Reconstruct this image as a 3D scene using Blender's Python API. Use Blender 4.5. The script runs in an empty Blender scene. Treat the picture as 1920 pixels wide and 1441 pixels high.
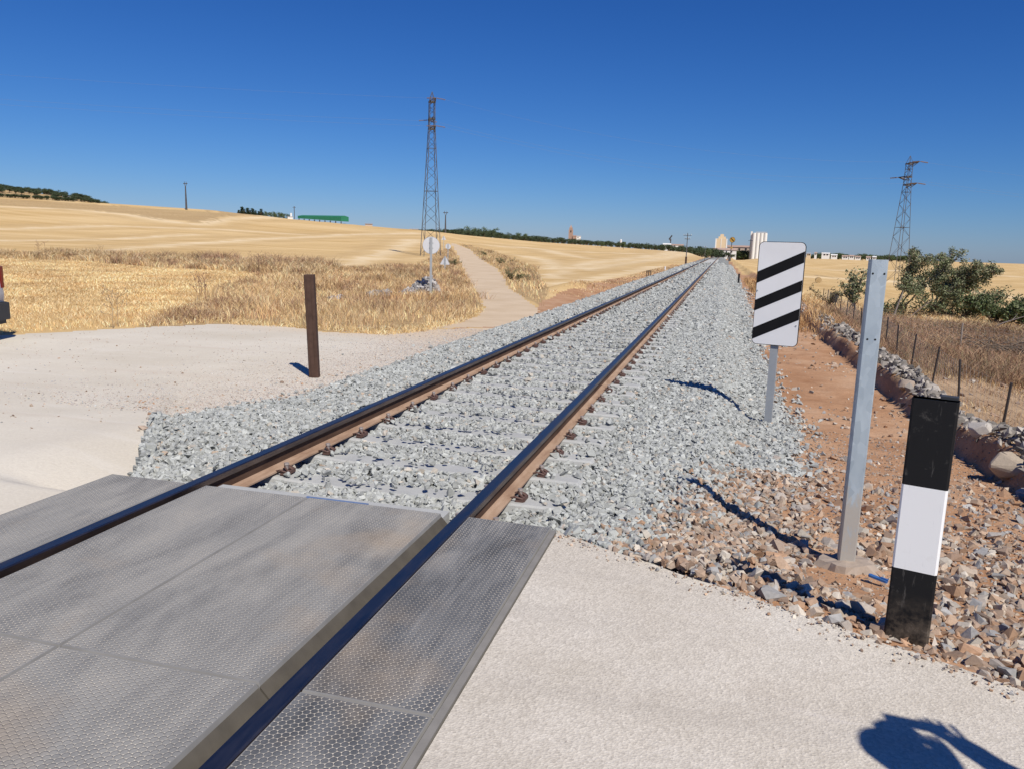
import bpy, bmesh, math, random
import numpy as np
from mathutils import Vector, Matrix
random.seed(7); RNG = np.random.default_rng(11)
SC = bpy.context.scene; COL = SC.collection
# ------------------------------------------------------------------ camera
F, CX, CY = 1459.0, 960.0, 720.5          # photo pixels
PITCH, ROLL, HEAD, CAMH = math.radians(10.0595), math.radians(1.67), math.radians(14.722), 1.48
fw = np.array([-math.sin(HEAD)*math.cos(PITCH), math.cos(HEAD)*math.cos(PITCH), -math.sin(PITCH)])
r0 = np.array([math.cos(HEAD), math.sin(HEAD), 0.0]); u0 = np.cross(r0, fw)
CR = r0*math.cos(ROLL)+u0*math.sin(ROLL); CU = -r0*math.sin(ROLL)+u0*math.cos(ROLL)
cam = bpy.data.objects.new('camera', bpy.data.cameras.new('camera')); COL.objects.link(cam)
cam.matrix_world = Matrix(((CR[0], CU[0], -fw[0], 0), (CR[1], CU[1], -fw[1], 0), (CR[2], CU[2], -fw[2], CAMH), (0, 0, 0, 1)))
cam.data.sensor_fit = 'HORIZONTAL'; cam.data.sensor_width = 36; cam.data.lens = 36*F/1920
cam.data.clip_start = 0.05; cam.data.clip_end = 9000; SC.camera = cam
def ray(u, v):
    return fw+CR*(u-CX)/F-CU*(v-CY)/F
def P(u, v, D):                             # point seen at (u,v) at horizontal distance D
    d = ray(u, v); return np.array([0, 0, CAMH])+d*(D/math.hypot(d[0], d[1]))
def gp(u, v, z=0.0):
    d = ray(u, v); return np.array([0, 0, CAMH])+d*((z-CAMH)/d[2])
# ------------------------------------------------------------------ noise
def _h(ix, iy, s):
    n = (ix*374761393+iy*668265263+s*1442695041).astype(np.int64) & 0x7fffffff
    n = ((n ^ (n >> 13))*1274126177) & 0x7fffffff
    return ((n ^ (n >> 16)) & 0xffff)/65535.0
def noise(x, y, s=0, sc=1.0, oc=1):
    x = np.asarray(x, float)*sc; y = np.asarray(y, float)*sc; t = 0; a = 1; tot = 0
    for o in range(oc):
        ix = np.floor(x).astype(np.int64); iy = np.floor(y).astype(np.int64); fx = x-ix; fy = y-iy
        fx = fx*fx*(3-2*fx); fy = fy*fy*(3-2*fy)
        v = (_h(ix, iy, s+o)*(1-fx)+_h(ix+1, iy, s+o)*fx)*(1-fy)+(_h(ix, iy+1, s+o)*(1-fx)+_h(ix+1, iy+1, s+o)*fx)*fy
        t = t+a*(v*2-1); tot += a; a *= .5; x = x*2.03; y = y*2.03
    return t/tot
def S(t):
    t = np.clip(t, 0, 1); return t*t*(3-2*t)
# ------------------------------------------------------------------ terrain
XC = -2.17; XR1, XR2 = -1.30, -3.04         # track centre, rails
def u2az(u): return -HEAD+math.atan((u-960)/F)
TU = [-1500, -400, 0, 200, 400, 550, 700, 800, 870, 1000, 1120, 1250, 1325, 1350, 1400, 1450, 1550, 1700, 1920, 2400, 4000]
TT = [40, 60, 62, 56, 49, 37, 28, 23, 17, 9, 4.5, -1, -5, -10.8, -10, -8, -7.0, -8.5, -8, -6, -6]
TR = [220, 220, 220, 220, 220, 215, 205, 200, 240, 300, 380, 420, 330, 260, 300, 420, 520, 600, 600, 500, 400]
TAZ = [u2az(u) for u in TU]
def sroad(x, y): return (x+.75)*.458+(y-3.87)*.889
def znear(x, y):
    s = sroad(x, y)
    zr = -.04-.24*S(s/1.3)-.2*S((s-2)/5)
    fall = .26*S((x-2.38)/.16)*(1-S((x-2.85)/.7))*(1+.35*noise(x, y, 12, .9, 2))-.42*S((x-2.75)/.8)-.45*S((x-3.5)/5)-1.1*S((x-8)/22)
    zr = zr+fall*S((s-.2)/2.5)
    zl = -.02-.235*S((y-3.5)/5)-.10*S((-x-6)/10)-.18*S((y-11)/12)
    side = np.where(x > XC, zr, zl)
    d = np.abs(x-XC)
    zb = -.20-.5*np.maximum(0, d-np.where(x > XC, 2.15, 2.2))
    on = S((y-3.6)/.3); k = S((d-1.4)/1.15)
    z = np.where(d < 1.4, -.235, side*(1-on)+(np.maximum(side, zb)*k-.222*(1-k))*on)
    z = np.where((x > -.85) & (s > 0), np.maximum(z, -.055-.17*S(s/.55)-2.5*np.maximum(0, s-.5)-1.0*np.maximum(0, x+.1)), z)
    z = np.where((x > -.8) & (s < .02), -.03-.02*S((x-3)/6), z)
    q = (x+3.56)*.818+(y-3.93)*.575; z = z-.085*S(q/.16)*(1-S((y-5.5)/4))*((x < XC) & (y > 3.5))*S((d-1.4)/.5)
    z = z+.012*noise(x, y, 3, 2.2, 3)*S((np.abs(x-XC)-2.3)/.5)*np.where((x > XC) & (s > .3), 2.2, .6)
    # red spoil mound left of the track
    z = z+.35*np.exp(-((x+6.6)/1.0)**2-((y-36)/6.0)**2)
    return z
def gz(x, y):
    x = np.asarray(x, float); y = np.asarray(y, float)
    r = np.hypot(x, y)+1e-6; az = np.arctan2(x, y)
    t = np.interp(az, TAZ, TT)/F*np.cos(np.clip(az+HEAD, -1.2, 1.2)); R0 = np.interp(az, TAZ, TR)
    back = np.abs(az) > 1.6; t = np.where(back, 0, t)
    rr = np.minimum(r, R0); xx = x*rr/r; yy = y*rr/r
    zn = znear(xx, yy); lat = S((np.abs(xx-XC)-3)/12)
    zR = znear(x*R0/r, y*R0/r)
    w = np.clip((rr-30)/(R0-30), 0, 1)**1.3
    z = zn+lat*rr*(t-(zR-CAMH)/R0)*w+lat*.25*noise(xx, yy, 9, .035, 2)*S((rr-30)/60)*S((R0-rr)/60)
    z = z-np.maximum(0, r-R0)*.012
    z = z-np.where(lat < 1, (1-lat)*np.maximum(0, np.abs(rr)-205)**2*4e-5, 0)
    # farther olive hill on the left
    azr = np.interp(az, [TAZ[0], u2az(0), u2az(110), u2az(185), u2az(230)], [82, 76, 67, 58, 20])/F*np.cos(np.clip(az+HEAD, -1.2, 1.2))
    hill = CAMH+430*azr
    z = np.where((az < u2az(235)) & (az > -1.4) & (r > 330), np.maximum(z, z+(hill-z)*S((r-330)/100)), z)
    return np.maximum(z, -14)
def hit(u, v):
    d = ray(u, v); h = math.hypot(d[0], d[1]); r = np.geomspace(1.2, 2500, 6000)
    x = d[0]/h*r; y = d[1]/h*r; zr = CAMH+d[2]/h*r; k = np.nonzero(zr < gz(x, y))[0]
    k = k[0] if len(k) else len(r)-1
    return np.array([x[k], y[k], float(gz(x[k], y[k]))])
def G(x, y): return float(gz(np.array([x]), np.array([y]))[0])
def inpoly(x, y, poly):
    x = np.asarray(x); y = np.asarray(y); ins = np.zeros(x.shape, bool); n = len(poly)
    for i in range(n):
        x1, y1 = poly[i]; x2, y2 = poly[(i+1) % n]
        if y1 == y2: continue
        c = ((y1 > y) != (y2 > y)) & (x < (x2-x1)*(y-y1)/(y2-y1)+x1)
        ins ^= c
    return ins
def HP(lst): return [tuple(hit(u, v)[:2]) for u, v in lst]
# ------------------------------------------------------------------ materials
def mat(name, col=(.5, .5, .5), rough=.8, metal=0.0, spec=.3):
    m = bpy.data.materials.new(name); m.use_nodes = True; b = m.node_tree.nodes['Principled BSDF']
    b.inputs['Base Color'].default_value = (*col, 1); b.inputs['Roughness'].default_value = rough
    b.inputs['Metallic'].default_value = metal; b.inputs['Specular IOR Level'].default_value = spec
    return m
class NT:
    def __init__(s, m): s.t = m.node_tree; s.b = s.t.nodes['Principled BSDF']
    def n(s, typ, **kw):
        nd = s.t.nodes.new(typ)
        for k, v in kw.items():
            if k.startswith('i_'): nd.inputs[k[2:].replace('_', ' ')].default_value = v
            else: setattr(nd, k, v)
        return nd
    def l(s, a, b): s.t.links.new(a, b)
    def coord(s, scale=(1, 1, 1), rot=(0, 0, 0)):
        g = s.n('ShaderNodeNewGeometry'); mp = s.n('ShaderNodeMapping'); mp.inputs['Scale'].default_value = scale
        mp.inputs['Rotation'].default_value = rot; s.l(g.outputs['Position'], mp.inputs[0]); return mp.outputs[0]
    def ocoord(s, scale=(1, 1, 1)):
        g = s.n('ShaderNodeTexCoord'); mp = s.n('ShaderNodeMapping'); mp.inputs['Scale'].default_value = scale
        s.l(g.outputs['Object'], mp.inputs[0]); return mp.outputs[0]
    def noise(s, vec, scale, detail=4, rough=.55, dist=0.0):
        k = s.n('ShaderNodeTexNoise'); k.inputs['Scale'].default_value = scale; k.inputs['Detail'].default_value = detail
        k.inputs['Roughness'].default_value = rough; k.inputs['Distortion'].default_value = dist
        s.l(vec, k.inputs['Vector']); return k.outputs[0]
    def vor(s, vec, scale, feature='F1', rnd=1.0):
        k = s.n('ShaderNodeTexVoronoi', feature=feature); k.inputs['Scale'].default_value = scale
        k.inputs['Randomness'].default_value = rnd; s.l(vec, k.inputs['Vector']); return k
    def ramp(s, fac, pts, interp='LINEAR'):
        r = s.n('ShaderNodeValToRGB'); e = r.color_ramp.elements; r.color_ramp.interpolation = interp
        while len(e) < len(pts): e.new(.5)
        for q, (p, c) in zip(e, pts): q.position = p; q.color = (*c, 1) if len(c) == 3 else c
        s.l(fac, r.inputs[0]); return r.outputs[0]
    def rng(s, fac, a, b, c=0.0, d=1.0):
        r = s.n('ShaderNodeMapRange'); s.l(fac, r.inputs[0])
        for i, q in enumerate((a, b, c, d)): r.inputs[i+1].default_value = q
        return r.outputs[0]
    def mix(s, fac, a, b, mode='MIX'):
        m = s.n('ShaderNodeMix', data_type='RGBA', blend_type=mode)
        for sock, v in ((m.inputs[0], fac), (m.inputs[6], a), (m.inputs[7], b)):
            if isinstance(v, (int, float)): sock.default_value = v
            elif isinstance(v, tuple): sock.default_value = (*v, 1)
            else: s.l(v, sock)
        return m.outputs[2]
    def math(s, op, a, b=0.0, c=0.0):
        m = s.n('ShaderNodeMath', operation=op)
        for i, v in enumerate((a, b, c)):
            if isinstance(v, (int, float)): m.inputs[i].default_value = v
            else: s.l(v, m.inputs[i])
        return m.outputs[0]
    def attr(s, name, out='Fac'):
        a = s.n('ShaderNodeAttribute', attribute_name=name); return a.outputs[out]
    def bump(s, h, strength=.5, dist=.01, prev=None):
        b = s.n('ShaderNodeBump'); b.inputs['Strength'].default_value = strength; b.inputs['Distance'].default_value = dist
        s.l(h, b.inputs['Height'])
        if prev is not None: s.l(prev, b.inputs['Normal'])
        return b.outputs[0]
    def out(s, col=None, normal=None, rough=None):
        if col is not None: s.l(col, s.b.inputs['Base Color'])
        if normal is not None: s.l(normal, s.b.inputs['Normal'])
        if rough is not None: s.l(rough, s.b.inputs['Roughness'])
M = {}
def simple(name, col, rough=.8, metal=0.0, var=.25, sc=6.0, bump=0.0, spec=.3):
    m = mat(name, col, rough, metal, spec); t = NT(m); n = t.noise(t.coord(), sc, 6)
    c = t.mix(n, tuple(max(0, q*(1-var)) for q in col), tuple(min(1, q*(1+var)) for q in col))
    t.out(c, t.bump(n, bump, .01) if bump else None); M[name] = m; return m
def attrcol(name, rough=.9, bump=0.0, sc=60, trans=0.0):
    m = mat(name, rough=rough, spec=.15); t = NT(m); c = t.attr('Col', 'Color')
    if bump:
        n = t.noise(t.coord(), sc, 3); c = t.mix(.55, c, t.mix(n, (.45, .45, .45), (1.5, 1.5, 1.5)), 'MULTIPLY'); t.out(c, t.bump(n, bump, .01))
    else: t.out(c)
    M[name] = m
    return m
# ground: straw stubble / dry verge soil / red dirt
m = mat('straw_ground', rough=.95, spec=.05); t = NT(m); pos = t.coord()
st = t.noise(t.coord((.05, .9, 1), (0, 0, .35)), .55, 4); st2 = t.noise(t.coord((1.6, .06, 1), (0, 0, -.25)), .5, 4)
fine = t.noise(t.coord((1, 3, 1), (0, 0, .35)), 9, 5, .7); big = t.noise(pos, .05, 3)
straw = t.ramp(st, [(.25, (.48, .33, .155)), (.45, (.575, .415, .205)), (.6, (.63, .47, .25)), (.75, (.70, .54, .31))])
straw = t.mix(t.rng(st2, .5, .72, 0, .8), straw, (.50, .35, .17)); straw = t.mix(t.rng(big, .4, .7, 0, .7), straw, (.64, .49, .28))
wv = t.n('ShaderNodeTexWave', wave_type='RINGS', wave_profile='SIN'); wv.inputs['Scale'].default_value = .05; wv.inputs['Distortion'].default_value = 5; wv.inputs['Detail'].default_value = 3; wv.inputs['Detail Scale'].default_value = .5; t.l(t.coord((1, .55, 1)), wv.inputs[0]); wb = t.n('ShaderNodeTexWave', wave_type='BANDS', wave_profile='SIN'); wb.inputs['Scale'].default_value = .028; wb.inputs['Distortion'].default_value = 22; wb.inputs['Detail'].default_value = 2; wb.inputs['Detail Scale'].default_value = .6; t.l(t.coord((1, .4, 1), (0, 0, .9)), wb.inputs[0]); straw = t.mix(t.rng(wb.outputs[1], .7, 1, 0, .30), straw, (.78, .62, .38)); straw = t.mix(t.rng(wb.outputs[1], .3, .0, 0, .16), straw, (.44, .31, .155))
straw = t.mix(t.rng(wv.outputs[1], .6, .95, 0, .12), straw, (.76, .60, .36))
grain = t.mix(fine, (.62, .58, .52), (1.30, 1.32, 1.34)); straw = t.mix(1.0, straw, grain, 'MULTIPLY'); straw = t.mix(1.0, straw, (1.05, 1.0, .92), 'MULTIPLY'); straw = t.mix(t.math('MULTIPLY', t.attr('swath'), .55), straw, (.86, .74, .53)); straw = t.mix(t.math('MULTIPLY', t.attr('furrow'), .4), straw, (.42, .29, .15))
straw = t.mix(t.math('MULTIPLY', t.attr('verge'), .8), straw, t.ramp(t.noise(pos, 2.5, 5), [(.3, (.26, .17, .09)), (.7, (.50, .36, .19))]))
dn = t.noise(pos, 1.1, 7, .62); dn2 = t.noise(pos, 22, 5, .7)
dirt = t.ramp(dn, [(.25, (.32, .165, .085)), (.5, (.44, .255, .145)), (.75, (.54, .36, .23))])
dirt = t.mix(1.0, dirt, t.mix(dn2, (.7, .68, .66), (1.25, 1.27, 1.3)), 'MULTIPLY')
gray = t.mix(t.rng(t.math('ADD', t.math('MULTIPLY', dn2, .5), t.math('MULTIPLY', dn, .5)), .3, .7), (.17, .10, .06), (.58, .42, .26)); dirt = t.mix(t.attr('dry'), dirt, gray)
c = t.mix(t.rng(t.math('ADD', t.attr('dirt'), t.math('MULTIPLY', t.math('SUBTRACT', dn, .5), .9)), .35, .65), straw, dirt)
t.out(c, t.bump(dn2, .55, .02, t.bump(dn, .6, .06))); M['ground'] = m
# pale compacted road left of the track
m = mat('pale_road', rough=.95, spec=.1); t = NT(m); pos = t.coord()
a = t.noise(pos, .45, 5); b = t.noise(pos, 45, 4, .75); pb = t.vor(pos, 38)
c = t.ramp(a, [(.3, (.60, .542, .438)), (.6, (.68, .627, .526)), (.8, (.72, .672, .576))])
c = t.mix(1.0, c, t.mix(b, (.80, .79, .78), (1.12, 1.12, 1.12)), 'MULTIPLY')
grit = t.math('MULTIPLY', t.attr('grit'), t.rng(pb.outputs[0], .2, .5, 1, 0)); c = t.mix(grit, c, t.mix(pb.outputs[1], (.25, .17, .12), (.62, .5, .42)))
rut = t.noise(t.coord((.12, 1.4, 1), (0, 0, .15)), 1.2, 5); c = t.mix(t.rng(rut, .6, .8, 0, .35), c, (.48, .37, .28)); tn = t.rng(t.math('ADD', t.attr('tan'), t.math('MULTIPLY', t.math('SUBTRACT', a, .5), .8)), .2, .9); c = t.mix(tn, c, t.mix(a, (.55, .43, .29), (.66, .53, .38)))
rt = t.noise(t.coord((.25, 2.2, 1), (0, 0, .30)), 2.5, 4); c = t.mix(t.rng(rt, .55, .75, 0, .22), c, (.76, .72, .66))
t.out(c, t.bump(b, .35, .012, t.bump(a, .3, .05))); M['road'] = m
m = mat('tan_track', rough=.95, spec=.05); t = NT(m); pos = t.coord(); a = t.noise(pos, .8, 5); b = t.noise(pos, 30, 4, .7)
c = t.ramp(a, [(.3, (.55, .425, .285)), (.7, (.65, .52, .37))]); c = t.mix(1.0, c, t.mix(b, (.85, .84, .83), (1.1, 1.1, 1.1)), 'MULTIPLY')
t.out(c, t.bump(b, .3, .015)); M['track'] = m
# ballast bed
m = mat('ballast_bed', rough=.9, spec=.1); t = NT(m); pos = t.coord(); v = t.vor(pos, 15); n = t.noise(pos, .8, 4)
c = t.ramp(v.outputs[1], [(.1, (.20, .22, .205)), (.5, (.31, .33, .31)), (.9, (.46, .47, .45))])
c = t.mix(t.rng(v.outputs[0], .45, .75, 0, .75), c, (.09, .09, .085)); c = t.mix(t.math('MULTIPLY', n, .3), c, (.38, .36, .32))
t.out(c, t.bump(v.outputs[0], .9, -.05)); M['bed'] = m
# concrete slab
m = mat('washed_concrete', rough=.92, spec=.15); t = NT(m); pos = t.coord()
a = t.noise(pos, .9, 6, .6); b = t.noise(pos, 130, 3, .7); v = t.vor(pos, 110); big = t.noise(pos, 2.4, 5)
c = t.ramp(a, [(.3, (.555, .503, .418)), (.5, (.625, .574, .49)), (.75, (.675, .632, .555))])
c = t.mix(1.0, c, t.mix(v.outputs[1], (.78, .77, .76), (1.13, 1.13, 1.13)), 'MULTIPLY'); c = t.mix(1.0, c, t.mix(b, (.82, .81, .80), (1.12, 1.12, 1.12)), 'MULTIPLY')
spk = t.vor(pos, 26); c = t.mix(t.rng(spk.outputs[0], .06, .10, .55, 0), c, (.26, .22, .19))
st = t.noise(t.coord((.5, 3.5, 1), (0, 0, .5)), 1.3, 5, .7); c = t.mix(t.rng(st, .62, .75, 0, .4), c, (.68, .63, .58))
trk_ = t.noise(t.coord((.22, 3.0, 1), (0, 0, .476)), 1.6, 5, .6); c = t.mix(t.rng(trk_, .52, .72, 0, .30), c, (.40, .36, .31)); sp = t.noise(pos, .55, 7, .7); c = t.mix(t.rng(sp, .56, .70, 0, .22), c, (.42, .35, .28))
t.out(c, t.bump(b, .4, .005, t.bump(v.outputs[0], .35, .005, t.bump(big, .2, .03)))); M['slab'] = m
# rubber mats with round studs in a hexagonal pattern
def mat_rubber(name, dusty):
    m = mat(name, rough=.75, spec=.25); t = NT(m); pos = t.coord()
    sx = t.n('ShaderNodeSeparateXYZ'); t.l(pos, sx.inputs[0]); p = .0245; h = p*1.7320508
    def cell(ox, oy):
        fx = t.math('SUBTRACT', t.math('FLOORED_MODULO', t.math('ADD', sx.outputs[1], ox), p), p/2)
        fy = t.math('SUBTRACT', t.math('FLOORED_MODULO', t.math('ADD', sx.outputs[0], oy), h), h/2)
        return t.math('SQRT', t.math('ADD', t.math('MULTIPLY', fx, fx), t.math('MULTIPLY', fy, fy)))
    d = t.math('MINIMUM', cell(50, 50), cell(50+p/2, 50+h/2))
    gap = t.rng(d, .0104, .0129); wear = t.noise(pos, 1.7, 5, .6); w2 = t.noise(t.coord((1.6, .42, 1), (0, 0, .55)), 2.6, 8, .72, .4); fine = t.noise(pos, 160, 3)
    base = t.ramp(w2, [(.28, (.15, .147, .14)), (.42, (.225, .22, .207)), (.56, (.30, .29, .265)), (.78, (.38, .355, .31))]) if dusty else \
        t.ramp(w2, [(.33, (.06, .062, .066)), (.48, (.125, .128, .132)), (.62, (.215, .213, .208)), (.82, (.31, .295, .27))])
    dust = t.mix(wear, (.50, .46, .39), (.86, .77, .62))
    gw = t.math('MULTIPLY', gap, t.rng(wear, .30, .60, .4, 1)); c = t.mix(gw, base, dust); soot = t.noise(t.coord((1, .6, 1), (0, 0, .3)), 1.3, 6, .6); c = t.mix(t.rng(soot, .56, .74, 0, .55), c, (.07, .07, .072))
    tan = t.noise(pos, 1.05, 5); c = t.mix(t.rng(tan, .54, .74, 0, .6), c, (.45, .34, .225))
    c = t.mix(1.0, c, t.mix(fine, (.85, .85, .85), (1.15, 1.15, 1.15)), 'MULTIPLY')
    t.out(c, t.bump(fine, .2, .003, t.bump(t.math('SUBTRACT', 1.0, gap), .9, .004))); M[name] = m
mat_rubber('rubber_dusty', True); mat_rubber('rubber_dark', False)
simple('rubber_plain', (.235, .228, .215), .8, 0, .35, 7, .2); simple('flange_rubber', (.085, .075, .06), .85, 0, .45, 9, .2); simple('edge_steel', (.24, .225, .20), .7, 0, .25, 12, .2)
# rail steels
m = mat('rail_polished', (.23, .235, .25), .24, 1.0, .5); t = NT(m); n = t.noise(t.coord((6, .8, 6)), 3, 5, .7)
t.out(t.mix(n, (.17, .13, .11), (.36, .29, .25)), None, t.rng(n, .3, .8, .28, .5)); M['rail_top'] = m
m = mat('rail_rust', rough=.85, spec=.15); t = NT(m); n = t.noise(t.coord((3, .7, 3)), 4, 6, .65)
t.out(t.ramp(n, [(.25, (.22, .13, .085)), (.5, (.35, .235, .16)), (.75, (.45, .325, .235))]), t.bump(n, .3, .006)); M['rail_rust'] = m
m = mat('rail_web_shaded', rough=.85, spec=.15); t = NT(m); n = t.noise(t.coord((3, .7, 3)), 4, 6, .65)
t.out(t.ramp(n, [(.25, (.055, .03, .02)), (.75, (.15, .09, .06))])); M['rail_web_shaded'] = m  # dark rust, with the shadow under the rail head put into the colour
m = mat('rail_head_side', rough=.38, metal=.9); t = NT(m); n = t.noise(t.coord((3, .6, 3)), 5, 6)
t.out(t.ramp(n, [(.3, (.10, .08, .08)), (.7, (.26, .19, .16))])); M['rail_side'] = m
simple('clip_rust', (.12, .07, .058), .7, .2, .4, 40); simple('bolt_steel', (.42, .36, .32), .5, .4, .3, 30)
m = mat('sleeper_concrete', rough=.9, spec=.1); t = NT(m); n = t.noise(t.coord(), 5, 6); n2 = t.noise(t.coord(), 60, 3)
c = t.mix(n, (.34, .345, .335), (.50, .50, .475)); t.out(t.mix(1.0, c, t.mix(n2, (.85, .85, .85), (1.12, 1.12, 1.12)), 'MULTIPLY'), t.bump(n2, .3, .005)); M['sleeper'] = m
for nm_, cc in (('post_black', (.010, .010, .011)), ('post_white', (.79, .79, .78))):
    m = mat(nm_, cc, .6, 0, .2); t = NT(m); oc = t.ocoord(); sx = t.n('ShaderNodeSeparateXYZ'); t.l(oc, sx.inputs[0]); n = t.noise(oc, 18, 6, .7); n2 = t.noise(t.ocoord((6, 6, .8)), 9, 4, .7)
    f = t.math('MULTIPLY', t.rng(sx.outputs[2], .16, -.04, 0, .35), t.rng(n, .38, .66)); c = t.mix(f, cc, (.40, .31, .22)); c = t.mix(t.rng(n2, .62, .74, 0, .28), c, (.30, .28, .26)); c = t.mix(t.rng(n, .60, .78, 0, .18), c, (.45, .42, .38)); t.out(c, None, t.rng(n, .3, .7, .4, .75)); M[nm_] = m
attrcol('stone', .9, .12, 70); attrcol('dry_grass', .9); attrcol('foliage', .75)
simple('galvanised', (.40, .45, .50), .55, .25, .22, 9); simple('galv_darker', (.33, .37, .41), .55, .4, .2, 9)  # second one: slightly darker galvanised grey for the sign rims
m = M['galvanised']; t = NT(m); v = t.vor(t.ocoord((1, 1, .6)), 26); n = t.noise(t.ocoord((1, 1, .25)), 7, 5)
c = t.mix(v.outputs[1], (.34, .40, .44), (.50, .57, .61)); c = t.mix(t.math('MULTIPLY', t.rng(n, .3, .7), .7), c, (.27, .33, .385))
sx = t.n('ShaderNodeSeparateXYZ'); t.l(t.ocoord(), sx.inputs[0]); low = t.math('ADD', t.rng(sx.outputs[2], .30, .62, .5, -.5), t.math('MULTIPLY', t.math('SUBTRACT', t.noise(t.ocoord((1, 1, .3)), 22, 4, .7), .5), 2.2))
c = t.mix(t.rng(low, .0, .35, 0, .85), c, (.45, .41, .35)); t.out(c)
simple('paint_white', (.78, .78, .77), .45, 0, .09, 3); simple('paint_black', (.009, .009, .010), .7, 0, .5, 9, 0, .15); simple('sign_grey', (.36, .38, .39), .5, .2, .12, 6)
simple('post_paint_white', (.80, .80, .79), .5, 0, .06, 14); simple('dark_rust', (.085, .048, .034), .75, .2, .5, 14, .3)
simple('sign_back_grey', (.56, .57, .58), .5, 0, .12, 4); simple('insulator', (.20, .15, .13), .4); simple('lattice_steel', (.16, .155, .15), .6, .45, .5, 1.3); simple('lattice_dark', (.10, .095, .095), .6, .3, .4, 1.3); simple('glass_white', (.6, .66, .68), .2, 0, .1)
simple('fence_steel', (.05, .045, .045), .6, .3, .3); simple('wire', (.33, .32, .31), .5, .5, .2); simple('black_plastic', (.02, .02, .022), .6, 0, .3)
simple('bark', (.17, .13, .095), .95, 0, .4, 12, .4); simple('dead_wood', (.30, .25, .21), .95, 0, .3, 9, .3); simple('hay', (.42, .30, .15), .95, 0, .4, 9, .5)
simple('yellow_board', (.42, .25, .05), .5, 0, .1); simple('cream_wall', (.66, .52, .34), .9, 0, .07, .2); simple('white_wall', (.74, .73, .69), .9, 0, .06, .2)
simple('pale_roof', (.42, .30, .24), .9, 0, .2, .5); simple('red_roof', (.40, .28, .22), .9, 0, .2, .5); simple('brown_wall', (.50, .40, .32), .9, 0, .2, .2)
simple('stone_wall', (.36, .24, .18), .9, 0, .3, .4); simple('green_sheet', (.035, .22, .12), .5, .1, .15, .3); simple('dark_opening', (.03, .03, .035), .6); simple('grey_roof', (.36, .38, .40), .6, 0, .1, .3)
simple('car_white', (.72, .73, .74), .25, 0, .03, 2, 0, .5); simple('bumper_grey', (.045, .047, .05), .6, 0, .15, 12); simple('tyre', (.02, .02, .02), .85); simple('tail_red', (.16, .006, .008), .15, 0, .1, 5, 0, .6)
simple('car_glass', (.02, .025, .03), .08, 0, .1, 1, 0, .8); simple('rim', (.4, .41, .42), .35, .8); simple('blue_plastic', (.04, .12, .32), .5, 0, .25, 25); simple('blue_grey_strip', (.13, .19, .33), .5, 0, .3, 25)
simple('skin', (.46, .28, .2), .6); simple('shirt', (.09, .16, .30), .9, 0, .2, 20); simple('trousers', (.06, .07, .09), .9, 0, .2, 20); simple('hair', (.03, .02, .015), .8); simple('cap', (.35, .32, .26), .9)
simple('mortar', (.36, .29, .23), .95, 0, .2, 20, .5)
# ------------------------------------------------------------------ mesh helpers
class MB:
    def __init__(s): s.v = []; s.f = []; s.m = []
    def add(s, v, f, mi=0):
        o = len(s.v); s.v += [tuple(map(float, q)) for q in v]; s.f += [tuple(i+o for i in q) for q in f]; s.m += [mi]*len(f)
    def box(s, c, d, rz=0.0, mi=0, bev=0.0, lean=None):
        x, y, z = d[0]/2, d[1]/2, d[2]/2; b = min(bev, x*.9, y*.9)
        if b > 0: ring = [(-x+b, -y), (x-b, -y), (x, -y+b), (x, y-b), (x-b, y), (-x+b, y), (-x, y-b), (-x, -y+b)]
        else: ring = [(-x, -y), (x, -y), (x, y), (-x, y)]
        n = len(ring); cr, sr = math.cos(rz), math.sin(rz); v = []
        for zz in (-z, z):
            for px, py in ring: v.append((c[0]+px*cr-py*sr, c[1]+px*sr+py*cr, c[2]+zz))
        f = [tuple(range(n-1, -1, -1)), tuple(range(n, 2*n))]+[(i, (i+1) % n, n+(i+1) % n, n+i) for i in range(n)]
        s.add(v, f, mi)
    def tube(s, pts, r, n=8, mi=0, cap=True):
        pts = [Vector(p) for p in pts]; rs = r if isinstance(r, (list, tuple)) else [r]*len(pts); v = []; f = []
        for i, p in enumerate(pts):
            a = pts[max(0, i-1)]; b = pts[min(len(pts)-1, i+1)]; d = (b-a).normalized()
            e = Vector((0, 0, 1)) if abs(d.z) < .9 else Vector((1, 0, 0)); x = d.cross(e).normalized(); y = d.cross(x)
            for k in range(n):
                q = 2*math.pi*k/n; v.append(p+(x*math.cos(q)+y*math.sin(q))*rs[i])
        for i in range(len(pts)-1):
            for k in range(n): f.append((i*n+k, i*n+(k+1) % n, (i+1)*n+(k+1) % n, (i+1)*n+k))
        if cap: f.append(tuple(range(n-1, -1, -1))); f.append(tuple(range((len(pts)-1)*n, len(pts)*n)))
        s.add(v, f, mi)
    def bar(s, a, b, w, mi=0): s.tube([a, b], w/2*1.15, 4, mi)
    def prism(s, poly, z0, z1, mi=0):
        n = len(poly); v = [(x, y, z0) for x, y in poly]+[(x, y, z1) for x, y in poly]
        s.add(v, [tuple(range(n-1, -1, -1)), tuple(range(n, 2*n))]+[(i, (i+1) % n, n+(i+1) % n, n+i) for i in range(n)], mi)
    def build(s, name, mats, parent=None, smooth=False, loc=None):
        me = bpy.data.meshes.new(name); me.from_pydata(s.v, [], s.f); me.update()
        for mm in (mats if isinstance(mats, (list, tuple)) else [mats]): me.materials.append(M[mm] if isinstance(mm, str) else mm)
        if any(s.m): me.polygons.foreach_set('material_index', s.m)
        bm = bmesh.new(); bm.from_mesh(me); bmesh.ops.recalc_face_normals(bm, faces=bm.faces); bm.to_mesh(me); bm.free()
        if smooth: me.polygons.foreach_set('use_smooth', [True]*len(me.polygons))
        o = bpy.data.objects.new(name, me); COL.objects.link(o)
        if parent: o.parent = parent
        if loc is not None: o.location = loc
        return o
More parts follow.
